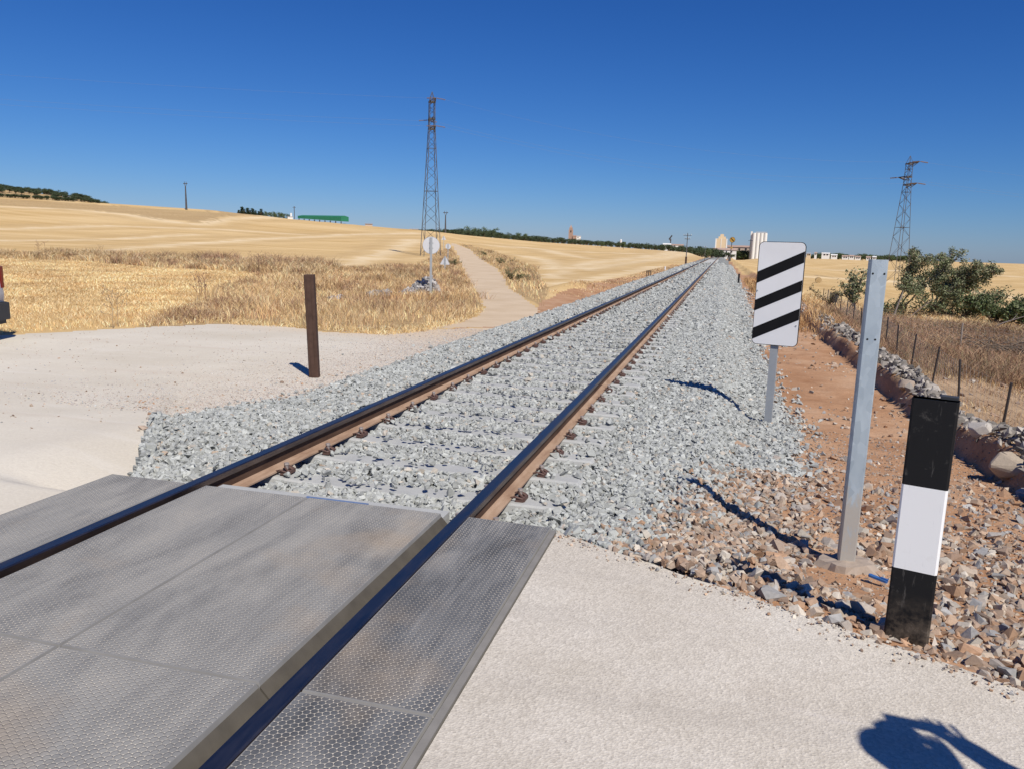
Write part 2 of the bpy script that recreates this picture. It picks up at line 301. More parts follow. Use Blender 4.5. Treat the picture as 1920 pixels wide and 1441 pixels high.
def tag(o, label=None, cat=None, group=None, kind=None):
    for k, v in (('label', label), ('category', cat), ('group', group), ('kind', kind)):
        if v: o[k] = v
    return o
def empty(name, loc, rz=0, label=None, cat=None, group=None):
    o = bpy.data.objects.new(name, None); o.empty_display_size = .3; COL.objects.link(o); o.location = loc; o.rotation_euler = (0, 0, rz)
    return tag(o, label, cat, group)
def copy_tree(o, parent=None):
    c = o.copy(); COL.objects.link(c); c.parent = parent
    for ch in KIDS.get(o.name, []): copy_tree_child(ch, c)
    return c
def copy_tree_child(ch, p):
    d = ch.copy(); COL.objects.link(d); d.parent = p
    for g in KIDS.get(ch.name, []): copy_tree_child(g, d)
KIDS = {}
def kids(o, *ch): KIDS[o.name] = list(ch)
def bigmesh(name, V, Fc, mats, col=None, nper=3, parent=None, smooth=False, attrs=None):
    me = bpy.data.meshes.new(name); V = np.ascontiguousarray(V, np.float32); Fc = np.ascontiguousarray(Fc, np.int32)
    me.vertices.add(len(V)); me.vertices.foreach_set('co', V.ravel()); me.loops.add(Fc.size); me.loops.foreach_set('vertex_index', Fc.ravel())
    me.polygons.add(len(Fc)); me.polygons.foreach_set('loop_start', np.arange(len(Fc), dtype=np.int32)*nper)
    try: me.polygons.foreach_set('loop_total', np.full(len(Fc), nper, np.int32))
    except Exception: pass
    me.update(calc_edges=True)
    if col is not None:
        a = me.color_attributes.new('Col', 'FLOAT_COLOR', 'POINT'); c = np.ones((len(V), 4), np.float32); c[:, :3] = col; a.data.foreach_set('color', c.ravel())
    for k, q in (attrs or {}).items():
        a = me.attributes.new(k, 'FLOAT', 'POINT'); a.data.foreach_set('value', np.ascontiguousarray(q, np.float32))
    for mm in (mats if isinstance(mats, (list, tuple)) else [mats]): me.materials.append(M[mm])
    me.polygons.foreach_set('use_smooth', np.full(len(Fc), bool(smooth)))
    o = bpy.data.objects.new(name, me); COL.objects.link(o)
    if parent: o.parent = parent
    return o
# ------------------------------------------------------------------ zones
LBY = [3.93, 5.95, 6.8, 7.3, 8, 9, 10, 12, 15, 18, 27, 49, 90, 200]; LBX = [-3.56, -4.96, -4.80, -4.62, -4.44, -4.32, -4.24, -4.38, -4.42, -4.32, -4.28, -4.6, -5.0, -5.0]
EDGE_L = [(-3.35, 3.93), (-3.56, 3.93), (-4.98, 5.95)]
far_edge = HP([(-500, 650), (-200, 640), (0, 629), (130, 622), (250, 615), (420, 608), (520, 611), (620, 623), (720, 627), (795, 620)])
trk_l = HP([(795, 617), (851, 605), (889, 595), (908, 578), (901, 559), (888, 540), (877, 520), (866, 498), (859, 480), (852, 466), (846, 457)])
trk_r = HP([(1010, 598), (1008, 578), (984, 561), (954, 541), (945, 522), (931, 503), (903, 487), (882, 468), (852, 457)])
ROADP = [(-3.35, -30), (-3.35, 3.93)]+EDGE_L[1:]+[(-4.80, 6.8), (-4.62, 7.3), (-4.44, 8), (-4.32, 9), (-4.24, 10), (-4.38, 12), (-4.42, 15), (-4.34, 17.5), trk_r[0]]+far_edge[::-1]+[(-60, 8), (-60, -30)]
TRACKP = trk_l+trk_r[::-1]
JX, JY = (float(q) for q in hit(890, 612)[:2])
REDL = HP([(800, 629), (880, 614), (1004, 606)])+[(-4.25, 17), (-4.5, 49), (-4.9, 90), (-5.6, 90)]+HP([(1212, 519), (1150, 522), (1095, 540), (1060, 548), (1010, 570)])
VERGE_A = HP([(250, 616), (420, 608), (520, 611), (620, 623), (720, 624), (790, 616), (848, 603), (886, 593), (904, 577), (897, 559), (884, 540), (873, 518), (863, 498), (854, 476), (840, 466), (815, 480), (790, 497), (700, 502), (600, 505), (500, 515), (430, 530), (380, 560), (300, 585)])
VERGE_B = HP([(-500, 474), (-200, 482), (0, 486), (150, 490), (300, 503), (450, 510), (600, 522), (640, 508), (600, 494), (450, 488), (300, 484), (150, 479), (0, 476), (-200, 470), (-500, 462)])
VERGE_D = HP([(1020, 580), (1000, 565), (985, 561), (956, 541), (946, 522), (933, 503), (905, 487), (883, 469), (860, 458), (868, 459), (900, 466), (950, 480), (1005, 505), (1028, 540), (1022, 565)])
HOLLOW = HP([(-500, 380), (-100, 379), (0, 385), (150, 393), (250, 402), (340, 416), (375, 419), (400, 411), (440, 405), (480, 404), (500, 405), (400, 399), (200, 385), (100, 378), (0, 373), (-100, 369), (-500, 366)])
def zone(x, y):
    n1 = noise(x, y, 21, 1.6, 3)*.12; n2 = noise(x, y, 22, 1.6, 3)*.12
    f = S((np.hypot(x, y)-6)/4); xx = x+n1*f; yy = y+n2*f; s = sroad(x, y)
    z = np.zeros(x.shape, int)
    xr = np.interp(y, [3, 4, 6, 8, 30, 60], [-.05, .15, .5, .75, .85, 1.1])+n1*1.5
    bed = (x > np.interp(y, LBY, LBX)-.1+n1) & (x < xr) & (y > 3.5); z[bed] = 3
    z[(x < -.8) & (x > -3.6) & (y <= 3.93)] = 3
    z[inpoly(xx, yy, ROADP)] = 1
    z[inpoly(xx, yy, TRACKP)] = 2
    z[(x > -.8) & (s < .0)] = 1
    z[(x < -3.5) & (y < -8)] = 0
    return z
def polydist(x, y, pts):
    d = np.full(x.shape, 1e9)
    for (x1, y1), (x2, y2) in zip(pts[:-1], pts[1:]):
        dx, dy = x2-x1, y2-y1; q = np.clip(((x-x1)*dx+(y-y1)*dy)/(dx*dx+dy*dy+1e-9), 0, 1); d = np.minimum(d, np.hypot(x-x1-q*dx, y-y1-q*dy))
    return d
SWATHS = [HP(q) for q in ([(985, 464), (1030, 470), (1085, 483), (1110, 486)], [(985, 480), (1020, 487), (1045, 500), (1052, 512), (1035, 522)], [(1075, 505), (1110, 494), (1160, 488), (1240, 479), (1300, 474)],
    [(1095, 508), (1150, 497), (1230, 487), (1320, 478)], [(930, 462), (1000, 466), (1100, 473), (1200, 476)], [(1030, 535), (1110, 525), (1180, 512), (1240, 500)], [(0, 388), (120, 392), (250, 404), (330, 418), (375, 422), (420, 412), (500, 408), (600, 414)],
    [(200, 470), (350, 458), (500, 448), (640, 441), (780, 438)], [(0, 430), (200, 424), (400, 430), (560, 440)], [(0, 452), (180, 450), (360, 440)], [(640, 500), (720, 475), (780, 450)], [(1520, 520), (1700, 528), (1920, 560)], [(1520, 503), (1700, 508), (1920, 520)])]
def terrain():
    az = np.concatenate([np.arange(-60, 32, .2), np.arange(32, 300, 4.0)])*math.pi/180; az = az[az < math.radians(299.9)]
    r = np.concatenate([[0.02], np.geomspace(.35, 60, 470), np.geomspace(60.8, 700, 170), np.geomspace(720, 5000, 24)])
    A, R = np.meshgrid(az, r); X = np.sin(A)*R; Y = np.cos(A)*R; Z = gz(X, Y); na = len(az); nr = len(r)
    i = np.arange(nr-1)[:, None]; j = np.arange(na)[None, :]; jn = (j+1) % na
    Fq = np.stack([(i*na+j), (i*na+jn), ((i+1)*na+jn), ((i+1)*na+j)], -1).reshape(-1, 4)[:, ::-1]
    V = np.stack([X.ravel(), Y.ravel(), Z.ravel()], 1); cxy = V[Fq].mean(1); zn = zone(cxy[:, 0], cxy[:, 1])
    x, y = V[:, 0], V[:, 1]; s = sroad(x, y)
    wob = noise(x, y, 31, .7, 3)
    dirt = ((x > .3) & (x < 2.9+wob*.5) & (s > -.2) & (y < 75)).astype(float)*np.clip((90-y)/30, 0, 1)
    dirt = np.maximum(dirt, (np.hypot(x, y) < 9.5)*1.0); dirt = np.maximum(dirt, inpoly(x+wob*.3, y+wob*.6, REDL)*.95)
    dirt = np.maximum(dirt, ((x > .3) & (x < 1.8+wob*.4) & (y > 3)).astype(float)*.8); dirt = np.maximum(dirt, ((x < -4.6) & (x > -5.6+wob*.5) & (y > 30)).astype(float)*.75)
    dry = ((x > 2.7+wob*.3) & (x < 16) & (y < 34+wob*4)).astype(float); dirt = np.maximum(dirt, dry*.8)
    verge = np.maximum.reduce([inpoly(x, y, q).astype(float) for q in (VERGE_A, VERGE_B, VERGE_D)])
    rr = np.hypot(x, y); az_ = np.arctan2(x, y); verge = np.maximum(verge, ((az_ < u2az(240)) & (rr > 330)).astype(float)*.9)
    # unmown hollow on the left hill, far headland strips
    verge = np.maximum(verge, inpoly(x+wob*3, y+wob*4, HOLLOW)*.8)
    wtan = np.clip(1-np.minimum(np.hypot((x-JX)*.8, y-JY)/6.0, 1), 0, 1)*1.3*S((y-11)/3); wtan = np.clip(wtan, 0, 1)
    grit = np.clip(1-np.abs(x+4.9)/1.7, 0, 1)*S((y-5)/3)*(1-S((y-13)/4))+.08
    sw = np.zeros(len(x)); fu = np.zeros(len(x)); wx_ = x+wob*1.5; wy_ = y+noise(x, y, 33, .3, 2)*1.5; wid = .012*rr+.25
    for q in SWATHS:
        dd = polydist(wx_, wy_, q); sw = np.maximum(sw, np.exp(-(dd/wid)**2)); fu = np.maximum(fu, np.exp(-((dd-2.4*wid)/wid)**2))
    sw *= (.65+.5*wob).clip(0, 1); fu *= (.6+.5*wob).clip(0, 1)*(1-sw)
    ats = {'swath': sw, 'furrow': fu, 'tan': wtan, 'dirt': dirt, 'dry': dry, 'verge': verge, 'grit': np.clip(grit+.25*wob*(grit > .1), 0, 1)}
    for k, (nm, mt) in enumerate((('ground', 'ground'), ('road', 'road'), ('dirt_track', 'track'), ('ballast_bed', 'bed'))):
        f = Fq[zn == k]; used, inv = np.unique(f, return_inverse=True)
        o = bigmesh(nm, V[used], inv.reshape(-1, 4), mt, None, 4, None, True, {q: w[used] for q, w in ats.items()}); tag(o, kind='structure')
        if k == 2: tag(o, 'tan dirt farm track curving away through the dry grass')
terrain()
# concrete apron right of the track
mb = MB(); edge = []
for k in range(60):
    q = k/59*7.0; edge.append((-.745+q*.889+.006*math.sin(k*3.1), 3.87-q*.458+.008*math.sin(k*1.7)))
poly = [(-.745, -7)]+[(8, -7)]+edge[::-1]
mb.prism([(x, y) for x, y in poly], -.16, -.0035); o = mb.build('concrete_apron', 'slab'); tag(o, kind='structure', label='pale brushed concrete road surface beside the right rail')
# steel edging strip
mb = MB(); mb.box((-.766, -1.55, -.05), (.028, 10.85, .104)); o = mb.build('edging_strip', 'edge_steel'); tag(o, kind='structure')
# ------------------------------------------------------------------ rails
def rz(y): return -max(0, y-205)**2*4e-5
def rail(xc, label):
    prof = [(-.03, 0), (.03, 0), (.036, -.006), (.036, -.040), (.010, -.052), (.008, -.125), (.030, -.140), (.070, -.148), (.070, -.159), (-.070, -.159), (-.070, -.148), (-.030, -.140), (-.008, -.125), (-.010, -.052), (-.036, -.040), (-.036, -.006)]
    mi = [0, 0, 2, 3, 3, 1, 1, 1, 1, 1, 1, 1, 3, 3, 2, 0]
    ys = list(np.arange(-14, 210, 4.0))+list(np.arange(210, 300, 4.0)); mb = MB(); n = len(prof)
    v = []; f = []
    for y in ys: v += [(px*(.96 if 0 else 1), y, pz+rz(y)) for px, pz in prof]
    mm = []
    for i in range(len(ys)-1):
        for k in range(n): f.append((i*n+k, i*n+(k+1) % n, (i+1)*n+(k+1) % n, (i+1)*n+k)); mm.append(mi[k])
    f.append(tuple(range(n))); mm.append(1)
    mb.v = v; mb.f = f; mb.m = mm
    o = mb.build('rail', ['rail_top', 'rail_rust', 'rail_side', 'rail_web_shaded'], loc=(xc, 0, 0)); tag(o, label, 'rail', 'pair of rails of the railway track')
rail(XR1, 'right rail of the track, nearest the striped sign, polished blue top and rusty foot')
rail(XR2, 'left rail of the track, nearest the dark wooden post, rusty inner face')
# ------------------------------------------------------------------ crossing mats
def panel(x0, x1, y0, y1, mt, label, lip=None):
    mb = MB(); g = .003; x0 += g; x1 -= g; y0 += g; y1 -= g; ch = .004; b = .008
    nx, ny = 8, 16; xs = [x0, x0+ch, x0+b]+list(np.linspace(x0+b, x1-b, nx)[1:-1])+[x1-b, x1-ch, x1]; ys = [y0, y0+ch, y0+b]+list(np.linspace(y0+b, y1-b, ny)[1:-1])+[y1-b, y1-ch, y1]
    v = []
    for j, y in enumerate(ys):
        for i, x in enumerate(xs):
            e = -.010 if i in (0, len(xs)-1) or j in (0, len(ys)-1) else 0
            if lip == 'R' and i == len(xs)-1: e = -.02
            z = -.002+e+.004*float(noise(np.array(x), np.array(y), 5, 1.5)); v.append((x, y, z))
    n = len(xs); f = []; mi = []
    for j in range(len(ys)-1):
        for i in range(n-1):
            f.append((j*n+i, j*n+i+1, (j+1)*n+i+1, (j+1)*n+i)); mi.append(1 if i < 2 or i > n-4 or j < 2 or j > len(ys)-4 else 0)
    o = len(v); per = [j for j in range(n)]+[k*n+n-1 for k in range(1, len(ys))]+[(len(ys)-1)*n+i for i in range(n-2, -1, -1)]+[k*n for k in range(len(ys)-2, 0, -1)]
    for q in per: v.append((v[q][0], v[q][1], -.15))
    L = len(per)
    for k in range(L): f.append((per[k], o+k, o+(k+1) % L, per[(k+1) % L])); mi.append(1)
    mb.v = v; mb.f = f; mb.m = mi; ob = mb.build('crossing_panel', [mt, 'rubber_plain'], smooth=False); tag(ob, label, 'crossing panel', 'rubber panels of the level crossing')
    return ob
YE = 3.93; rows = [(YE-1.80, YE), (YE-3.6, YE-1.80), (YE-5.4, YE-3.6), (YE-7.2, YE-5.4)]
desc = ['at its far end against the ballast', 'second back from the ballast', 'third back from the ballast', 'fourth back from the ballast, under the photographer']
for k, (a, b) in enumerate(rows):
    panel(-2.94, -2.245, a, b, 'rubber_dusty', 'rubber panel inside the left rail, '+desc[k])
    panel(-2.245, -1.415, a, b, 'rubber_dusty', 'rubber panel inside the right rail, '+desc[k], 'R')
    panel(-1.262, -.785, a, b, 'rubber_dark', 'darker rubber panel beside the concrete road, '+desc[k])
    panel(-3.62, -3.078, a, b, 'rubber_dusty', 'dusty rubber panel outside the left rail, '+desc[k])
# flangeway lip of the mat beside the right rail
for k, (a, b) in enumerate(rows):
    mb = MB(); mb.v = [(-1.417, a+.004, -.018), (-1.417, b-.004, -.018), (-1.376, b-.004, -.062), (-1.376, a+.004, -.062), (-1.417, a+.004, -.15), (-1.417, b-.004, -.15), (-1.376, b-.004, -.15), (-1.376, a+.004, -.15)]
    mb.f = [(0, 3, 2, 1), (3, 7, 6, 2), (0, 1, 5, 4), (0, 4, 7, 3), (1, 2, 6, 5), (4, 5, 6, 7)]; mb.m = [0]*6
    o = mb.build('flangeway_strip', 'flange_rubber'); tag(o, 'worn rubber flangeway strip along the right rail, '+desc[k], 'rubber strip', 'flangeway strips in the groove of the right rail')
mb = MB(); mb.box((-2.17, YE+.075, -.10), (1.5, .13, .13)); o = mb.build('crossing_end_beam', 'sleeper'); tag(o, 'thin concrete beam across the far end of the crossing panels', 'beam')
mb = MB(); mb.box((-2.10, YE+.055, -.029), (.40, .05, .012)); o = mb.build('blue_strip', 'blue_grey_strip'); tag(o, 'faded blue strip lying along the end of the rubber panels', 'strip')
# ------------------------------------------------------------------ sleepers
Y0 = 4.22; SP = .60
def sleeper_mesh():
    mb = MB(); L = 1.3; v = []
    secs = [(-L, -.03), (-L+.03, 0), (-.95, 0), (-.55, -.018), (0, -.028), (.55, -.018), (.95, 0), (L-.03, 0), (L, -.03)]
    for x, dz in secs: v += [(x, -.14, -.20), (x, -.105, -.012+dz), (x, -.09, dz), (x, .09, dz), (x, .105, -.012+dz), (x, .14, -.20)]
    f = []
    for i in range(len(secs)-1):
        for k in range(6): f.append((i*6+k, i*6+(k+1) % 6, (i+1)*6+(k+1) % 6, (i+1)*6+k))
    f.append(tuple(range(6))); f.append(tuple(range(48, 54))); mb.v = v; mb.f = f; mb.m = [0]*len(f); return mb
s0 = sleeper_mesh().build('sleeper', 'sleeper', loc=(XC, Y0, -.172))
tag(s0, 'weathered concrete sleeper set in grey ballast under the rails', 'sleeper', 'concrete sleepers of the railway track')
clips = []
for xr in (XR1-XC, XR2-XC):
    for sg in (-1, 1):
        mb = MB(); x = xr+sg*.115; r = .0085
        sg_ = sg; r = .0075
        pts = [(x-sg*.048, -.055, .024), (x-sg*.015, -.062, .035), (x+sg*.03, -.055, .022), (x+sg*.038, -.03, .018), (x+sg*.0, -.018, .045), (x-sg*.012, 0, .05), (x+sg*.0, .018, .045), (x+sg*.038, .03, .018), (x+sg*.03, .055, .022), (x-sg*.015, .062, .035), (x-sg*.048, .055, .024)]
        mb.tube(pts, r, 6); mb.box((x+sg*.012, 0, .008), (.055, .12, .018)); mb.box((x+sg*.038, 0, .014), (.016, .10, .022))
        c = mb.build('rail_clip', 'clip_rust', s0); mb = MB(); mb.tube([(x+sg*.002, 0, .03), (x+sg*.002, 0, .062)], .013, 8); mb.tube([(x+sg*.002, 0, .062), (x+sg*.002, 0, .076)], [.02, .018], 6)
        b = mb.build('bolt', 'bolt_steel', c); kids(c, b); clips.append(c)
kids(s0, *clips)
for k in range(1, 290):
    y = Y0+k*SP
    if k < 45: o = copy_tree(s0)
    else:
        o = s0.copy(); COL.objects.link(o)
        if k < 120:
            for c in clips: d = c.copy(); COL.objects.link(d); d.parent = o
    o.location = (XC+random.uniform(-.012, .012), y, -.172+rz(y)); o.rotation_euler = (0, 0, random.uniform(-.004, .004))
mb = MB()
# ------------------------------------------------------------------ stones
def hulls(n, seed, flat=.7, npt=11):
    rd = random.Random(seed); out = []
    for _ in range(n):
        bm = bmesh.new()
        for i in range(npt):
            v = Vector((rd.gauss(0, 1), rd.gauss(0, 1), rd.gauss(0, 1))); mxx = max(abs(q) for q in v); v = v/mxx*.45+v.normalized()*.55; v *= rd.uniform(.85, 1.12)
            bm.verts.new((v.x*1.12, v.y*.85, v.z*flat))
        bmesh.ops.convex_hull(bm, input=bm.verts[:]); bmesh.ops.delete(bm, geom=[v for v in bm.verts if not v.link_faces], context='VERTS')
        bmesh.ops.triangulate(bm, faces=bm.faces[:]); bm.verts.index_update(); bmesh.ops.recalc_face_normals(bm, faces=bm.faces[:])
        out.append((np.array([v.co[:] for v in bm.verts]), np.array([[v.index for v in f.verts] for f in bm.faces]))); bm.free()
    return out
HS = hulls(16, 3, .72, 10)
def rotm(n, tilt=None):
    q = RNG.normal(size=(n, 4))
    if tilt: a_ = RNG.uniform(0, math.pi, n); q = np.stack([np.cos(a_), RNG.normal(0, tilt, n), RNG.normal(0, tilt, n), np.sin(a_)], 1)
    q /= np.linalg.norm(q, axis=1)[:, None]; w, x, y, z = q.T
    return np.stack([1-2*(y*y+z*z), 2*(x*y-z*w), 2*(x*z+y*w), 2*(x*y+z*w), 1-2*(x*x+z*z), 2*(y*z-x*w), 2*(x*z-y*w), 2*(y*z+x*w), 1-2*(x*x+y*y)], 1).reshape(n, 3, 3)
def stones(name, pos, size, col, mt='stone', hs=HS, parent=None, tilt=None):
    V = []; Fs = []; C = []; off = 0; k = RNG.integers(0, len(hs), len(pos)); R = rotm(len(pos), tilt)
    for i, (hv, hf) in enumerate(hs):
        w = np.nonzero(k == i)[0]
        if not len(w): continue
        v = np.einsum('nij,vj->nvi', R[w], hv)*size[w][:, None, None]+pos[w][:, None, :]
        V.append(v.reshape(-1, 3)); Fs.append((hf[None]+(np.arange(len(w))*len(hv))[:, None, None]+off).reshape(-1, 3)); off += len(w)*len(hv)
        C.append(np.repeat(col[w], len(hv), 0))
    return bigmesh(name, np.concatenate(V), np.concatenate(Fs), mt, np.concatenate(C), 3, parent)
def grey(n):
    b = RNG.normal(.40, .055, n).clip(.18, .60); c = np.stack([b*.975, b*1.0, b*.94], 1); k = RNG.random(n)
    c[k < .008] = np.array([.42, .33, .25]); c[(k > .008) & (k < .05)] *= np.array([1.15, 1.02, .92]); c[(k > .93)] *= .75
    return c.clip(0, .72)
def brown(n):
    pal = np.array([[.42, .30, .21], [.40, .35, .30], [.34, .235, .165], [.46, .375, .29], [.34, .33, .315], [.37, .235, .15], [.38, .295, .225], [.48, .43, .36], [.30, .22, .165]]); c = pal[RNG.integers(0, len(pal), n)]
    return (c*RNG.normal(.98, .13, (n, 1)).clip(.6, 1.35)).clip(0, .7)
def onsleeper(x, y):
    f = np.abs((y-Y0+SP/2) % SP-SP/2); return (f < .092) & (np.abs(x-XC) < 1.30) & (y > Y0-.2)
def nearrail(x): return (np.abs(x-XR1) < .085) | (np.abs(x-XR2) < .085)
def xright(x, y): return np.interp(y, [3, 4, 6, 8, 30, 60], [-.1, .05, .5, .78, .9, 1.15])+.16*noise(x, y, 41, 1.3, 3)
P_, S_, C_ = [], [], []
for y0, y1, dens, sz in ((3.45, 9, 1500, .0240), (9, 17, 950, .0275), (17, 34, 360, .039), (34, 70, 120, .062), (70, 120, 36, .10)):
    n = int(dens*6.4*(y1-y0)); x = RNG.uniform(-5.3, 1.3, n); y = RNG.uniform(y0, y1, n)
    s = sroad(x, y); left = np.interp(y, LBY, LBX)+.05*noise(x, y, 47, 2.5, 2)
    ok = (x > left+RNG.exponential(.05, n)*-1*(y > 6.2)) & (x < xright(x, y)+RNG.exponential(.07, n)) & ~nearrail(x)
    ok &= (y > 3.99) | ((x > -.78) & (s > .02)); ok &= ~((y < 4.10) & (x < -1.25) & (x > -3.1))
    on = onsleeper(x, y); out = (x > XR1+.3) | (x < XR2-.3)
    ok &= ~(on & (np.abs(x-XC) < 1.18) & ~out & (RNG.random(n) < .89)); ok &= ~(on & out & (RNG.random(n) < np.where(x > XC, .86, .3)))
    x, y = x[ok], y[ok]; n = len(x); sc = sz*RNG.lognormal(0, .22, n)
    d = np.abs(x-XC); lay = RNG.uniform(-.018, .018, n); inner = (d < 1.45)
    z = gz(x, y)+.016+lay*.5
    z = np.where(inner, -.208+lay*.45, z); z = np.where(onsleeper(x, y), -.172+sc*.6, z); z = z+np.array([rz(q) for q in y])*0
    ho = (x > -.9) & (y < 5); z = z+np.where(ho, .03*(1-S((y-4)/1)), 0); z = z+.012*noise(x, y, 8, 2.5, 2)
    c = grey(n); br = (x > xright(x, y)-.45+RNG.normal(0, .18, n)) & (y < 6.5); br |= ((x > -.25+.3*noise(x, y, 44, 2)) & (y < 4.7+.5*noise(x, y, 45, 2))); c[br] = brown(br.sum())
    # rusty brown dusting under the rails near the clips
    P_.append(np.stack([x, y, z], 1)); S_.append(sc); C_.append(c)
o = stones('ballast', np.concatenate(P_), np.concatenate(S_), np.concatenate(C_), tilt=.28); tag(o, 'loose grey crushed stone ballast around the rails and sleepers', 'ballast', kind='stuff')
# brown rubble on the right
P_, S_, C_ = [], [], []
def addst(x, y, sc, c, dz=.25): P_.append(np.stack([x, y, gz(x, y)+sc*RNG.uniform(-.3, .4, len(x))], 1)); S_.append(sc); C_.append(c)
n = 36000; x = RNG.uniform(-.4, 3.2, n); y = RNG.uniform(1.2, 7.6, n); s = sroad(x, y); dn = noise(x, y, 51, 1.1, 3)
den = np.clip(1.35-np.abs(s-.6)/1.9, .05, 1)+dn*.5; ok = (s > .03) & (x > xright(x, y)-.5) & (RNG.random(n) < den*.62); ok &= ~((np.hypot(x-.80, y-4.30) < .30) & (RNG.random(n) < .93))
x, y = x[ok], y[ok]; sc = RNG.lognormal(math.log(.0205), .45, len(x)).clip(.007, .058); addst(x, y, sc, brown(len(x)))
n = 26000; x = RNG.uniform(-.2, 3.4, n); y = RNG.uniform(1.2, 9, n); ok = (sroad(x, y) > .02) & (x > xright(x, y)-.4); x, y = x[ok], y[ok]; addst(x, y, RNG.lognormal(math.log(.007), .4, len(x)), brown(len(x))*.9)
q = RNG.uniform(0, 3.2, 500); o_ = np.abs(RNG.normal(0, .06, 500)); xx_ = -.72+q*.889-.458*o_; yy_ = 3.86-q*.458-.889*o_; P_.append(np.stack([xx_, yy_, np.full(500, .001)], 1)); sc = RNG.lognormal(math.log(.005), .5, 500).clip(.002, .014); S_.append(sc); C_.append(brown(500)*1.1)
n = 26000; x = RNG.uniform(.3, 3.4, n); y = RNG.uniform(5, 45, n)**1.0; dn = noise(x, y, 52, .8, 3)
ok = (x > xright(x, y)-.1) & (RNG.random(n) < np.clip(.10+dn*.45+.5*np.exp(-((x-xright(x, y))/.22)**2), .015, 1)); x, y = x[ok], y[ok]
sc = RNG.lognormal(math.log(.020), .4, len(x)).clip(.008, .06)*np.clip(y/14, 1, 2); c = brown(len(x)); g = RNG.random(len(x)) < np.exp(-(x-xright(x, y))/.3); c[g] = grey(g.sum()); addst(x, y, sc, c)
n = 9000; x = RNG.uniform(-6.6, -4.1, n); y = RNG.uniform(5.2, 16, n); lb_ = np.interp(y, LBY, LBX); ok = (x < lb_+.15) & (RNG.random(n) < np.exp(-(lb_-x)/.38)*.6); ok &= ~inpoly(x, y, [(-3, 3.9), (-3.6, 3.9), (-5.05, 5.95), (-8, 6), (-8, 0), (-3, 0)]); x, y = x[ok], y[ok]
c = brown(len(x)); g = RNG.random(len(x)) < .45; c[g] = grey(g.sum()); addst(x, y, RNG.lognormal(math.log(.013), .4, len(x)).clip(.006, .035), c*1.05)
n = 90000; x = RNG.uniform(-7.5, -4.1, n); y = RNG.uniform(5.6, 16, n); lb_ = np.interp(y, LBY, LBX); ok = (x < lb_+.1) & (RNG.random(n) < np.exp(-(lb_-x)/.8)) & ~inpoly(x, y, [(-3, 3.9), (-3.6, 3.9), (-5.05, 6.0), (-8, 6), (-8, 0), (-3, 0)]); x, y = x[ok], y[ok]; addst(x, y, RNG.lognormal(math.log(.0065), .35, len(x)), (brown(len(x))*.6+.22).clip(0, .75))
n = 2600; x = RNG.uniform(-14, -5, n); y = RNG.uniform(4, 15, n); ok = inpoly(x, y, ROADP); x, y = x[ok], y[ok]; addst(x, y, RNG.lognormal(math.log(.007), .4, len(x)).clip(.004, .02), brown(len(x))*1.05)
n = 700; x = RNG.uniform(2.8, 12, n); y = RNG.uniform(7, 32, n); addst(x, y, RNG.lognormal(math.log(.045), .5, n).clip(.02, .16), brown(n))
o = stones('rubble', np.concatenate(P_), np.concatenate(S_), np.concatenate(C_), tilt=.35); tag(o, 'loose brown and grey broken stones scattered on the red earth', 'rubble', kind='stuff')
# ------------------------------------------------------------------ dry stone walls and boulders
HB = hulls(12, 9, .7, 9)
def wall(name, pts, wid, hgt, n, szr, label, cat, tint=(1, 1, 1)):
    P0, S0, C0 = [], [], []; pts = np.array(pts); seg = np.hypot(*np.diff(pts, axis=0).T); cum = np.r_[0, np.cumsum(seg)]
    for _ in range(n):
        q = random.uniform(0, cum[-1]); px = np.interp(q, cum, pts[:, 0]); py = np.interp(q, cum, pts[:, 1]); k = min(len(seg)-1, int(np.searchsorted(cum, q)-1)); k = max(k, 0)
        d = (pts[k+1]-pts[k])/seg[k]; off = random.gauss(0, wid*.4); gap = float(noise(np.array(q), np.array(0.3), 61, .55)); h = max(0, 1-(off/wid)**2)*hgt*max(.15, .8+gap*.8)
        sz = random.uniform(*szr); x = px-d[1]*off; y = py+d[0]*off; P0.append((x, y, G(x, y)+random.uniform(0, h))); S0.append(sz)
        b = random.uniform(.27, .47) if random.random() < .5 else random.uniform(.13, .26); C0.append((b*tint[0], b*.9*tint[1], b*.78*tint[2]))
    o = stones(name, np.array(P0), np.array(S0), np.array(C0), hs=HB); tag(o, label, cat)
wall('dry_stone_wall', [(2.55, 5.9), (2.72, 8), (2.7, 10.5), (2.72, 13.5), (2.8, 17), (2.75, 21), (2.9, 26)], .24, .10, 2600, (.015, .075), 'crumbling low wall of limestone rubble running along the red dirt path', 'stone wall')
w0 = hit(690, 556); w1 = hit(810, 548); wall('stone_heap', [(w0[0], w0[1]), tuple(hit(730, 556)[:2])], .45, .36, 300, (.05, .15), 'grey heap of field stones in dry grass left of the round sign', 'stone heap', (1.2, 1.25, 1.35))
wall('stone_heap', [tuple(hit(762, 553)[:2]), (w1[0], w1[1])], .55, .50, 520, (.05, .14), 'larger grey heap of field stones at the foot of the round sign', 'stone heap', (1.2, 1.25, 1.35))
wall('stone_heap', [tuple(hit(618, 562)[:2]), tuple(hit(640, 560)[:2])], .18, .15, 60, (.05, .12), 'small pale pile of stones just right of the dark wooden post', 'stone heap', (1.25, 1.25, 1.35))
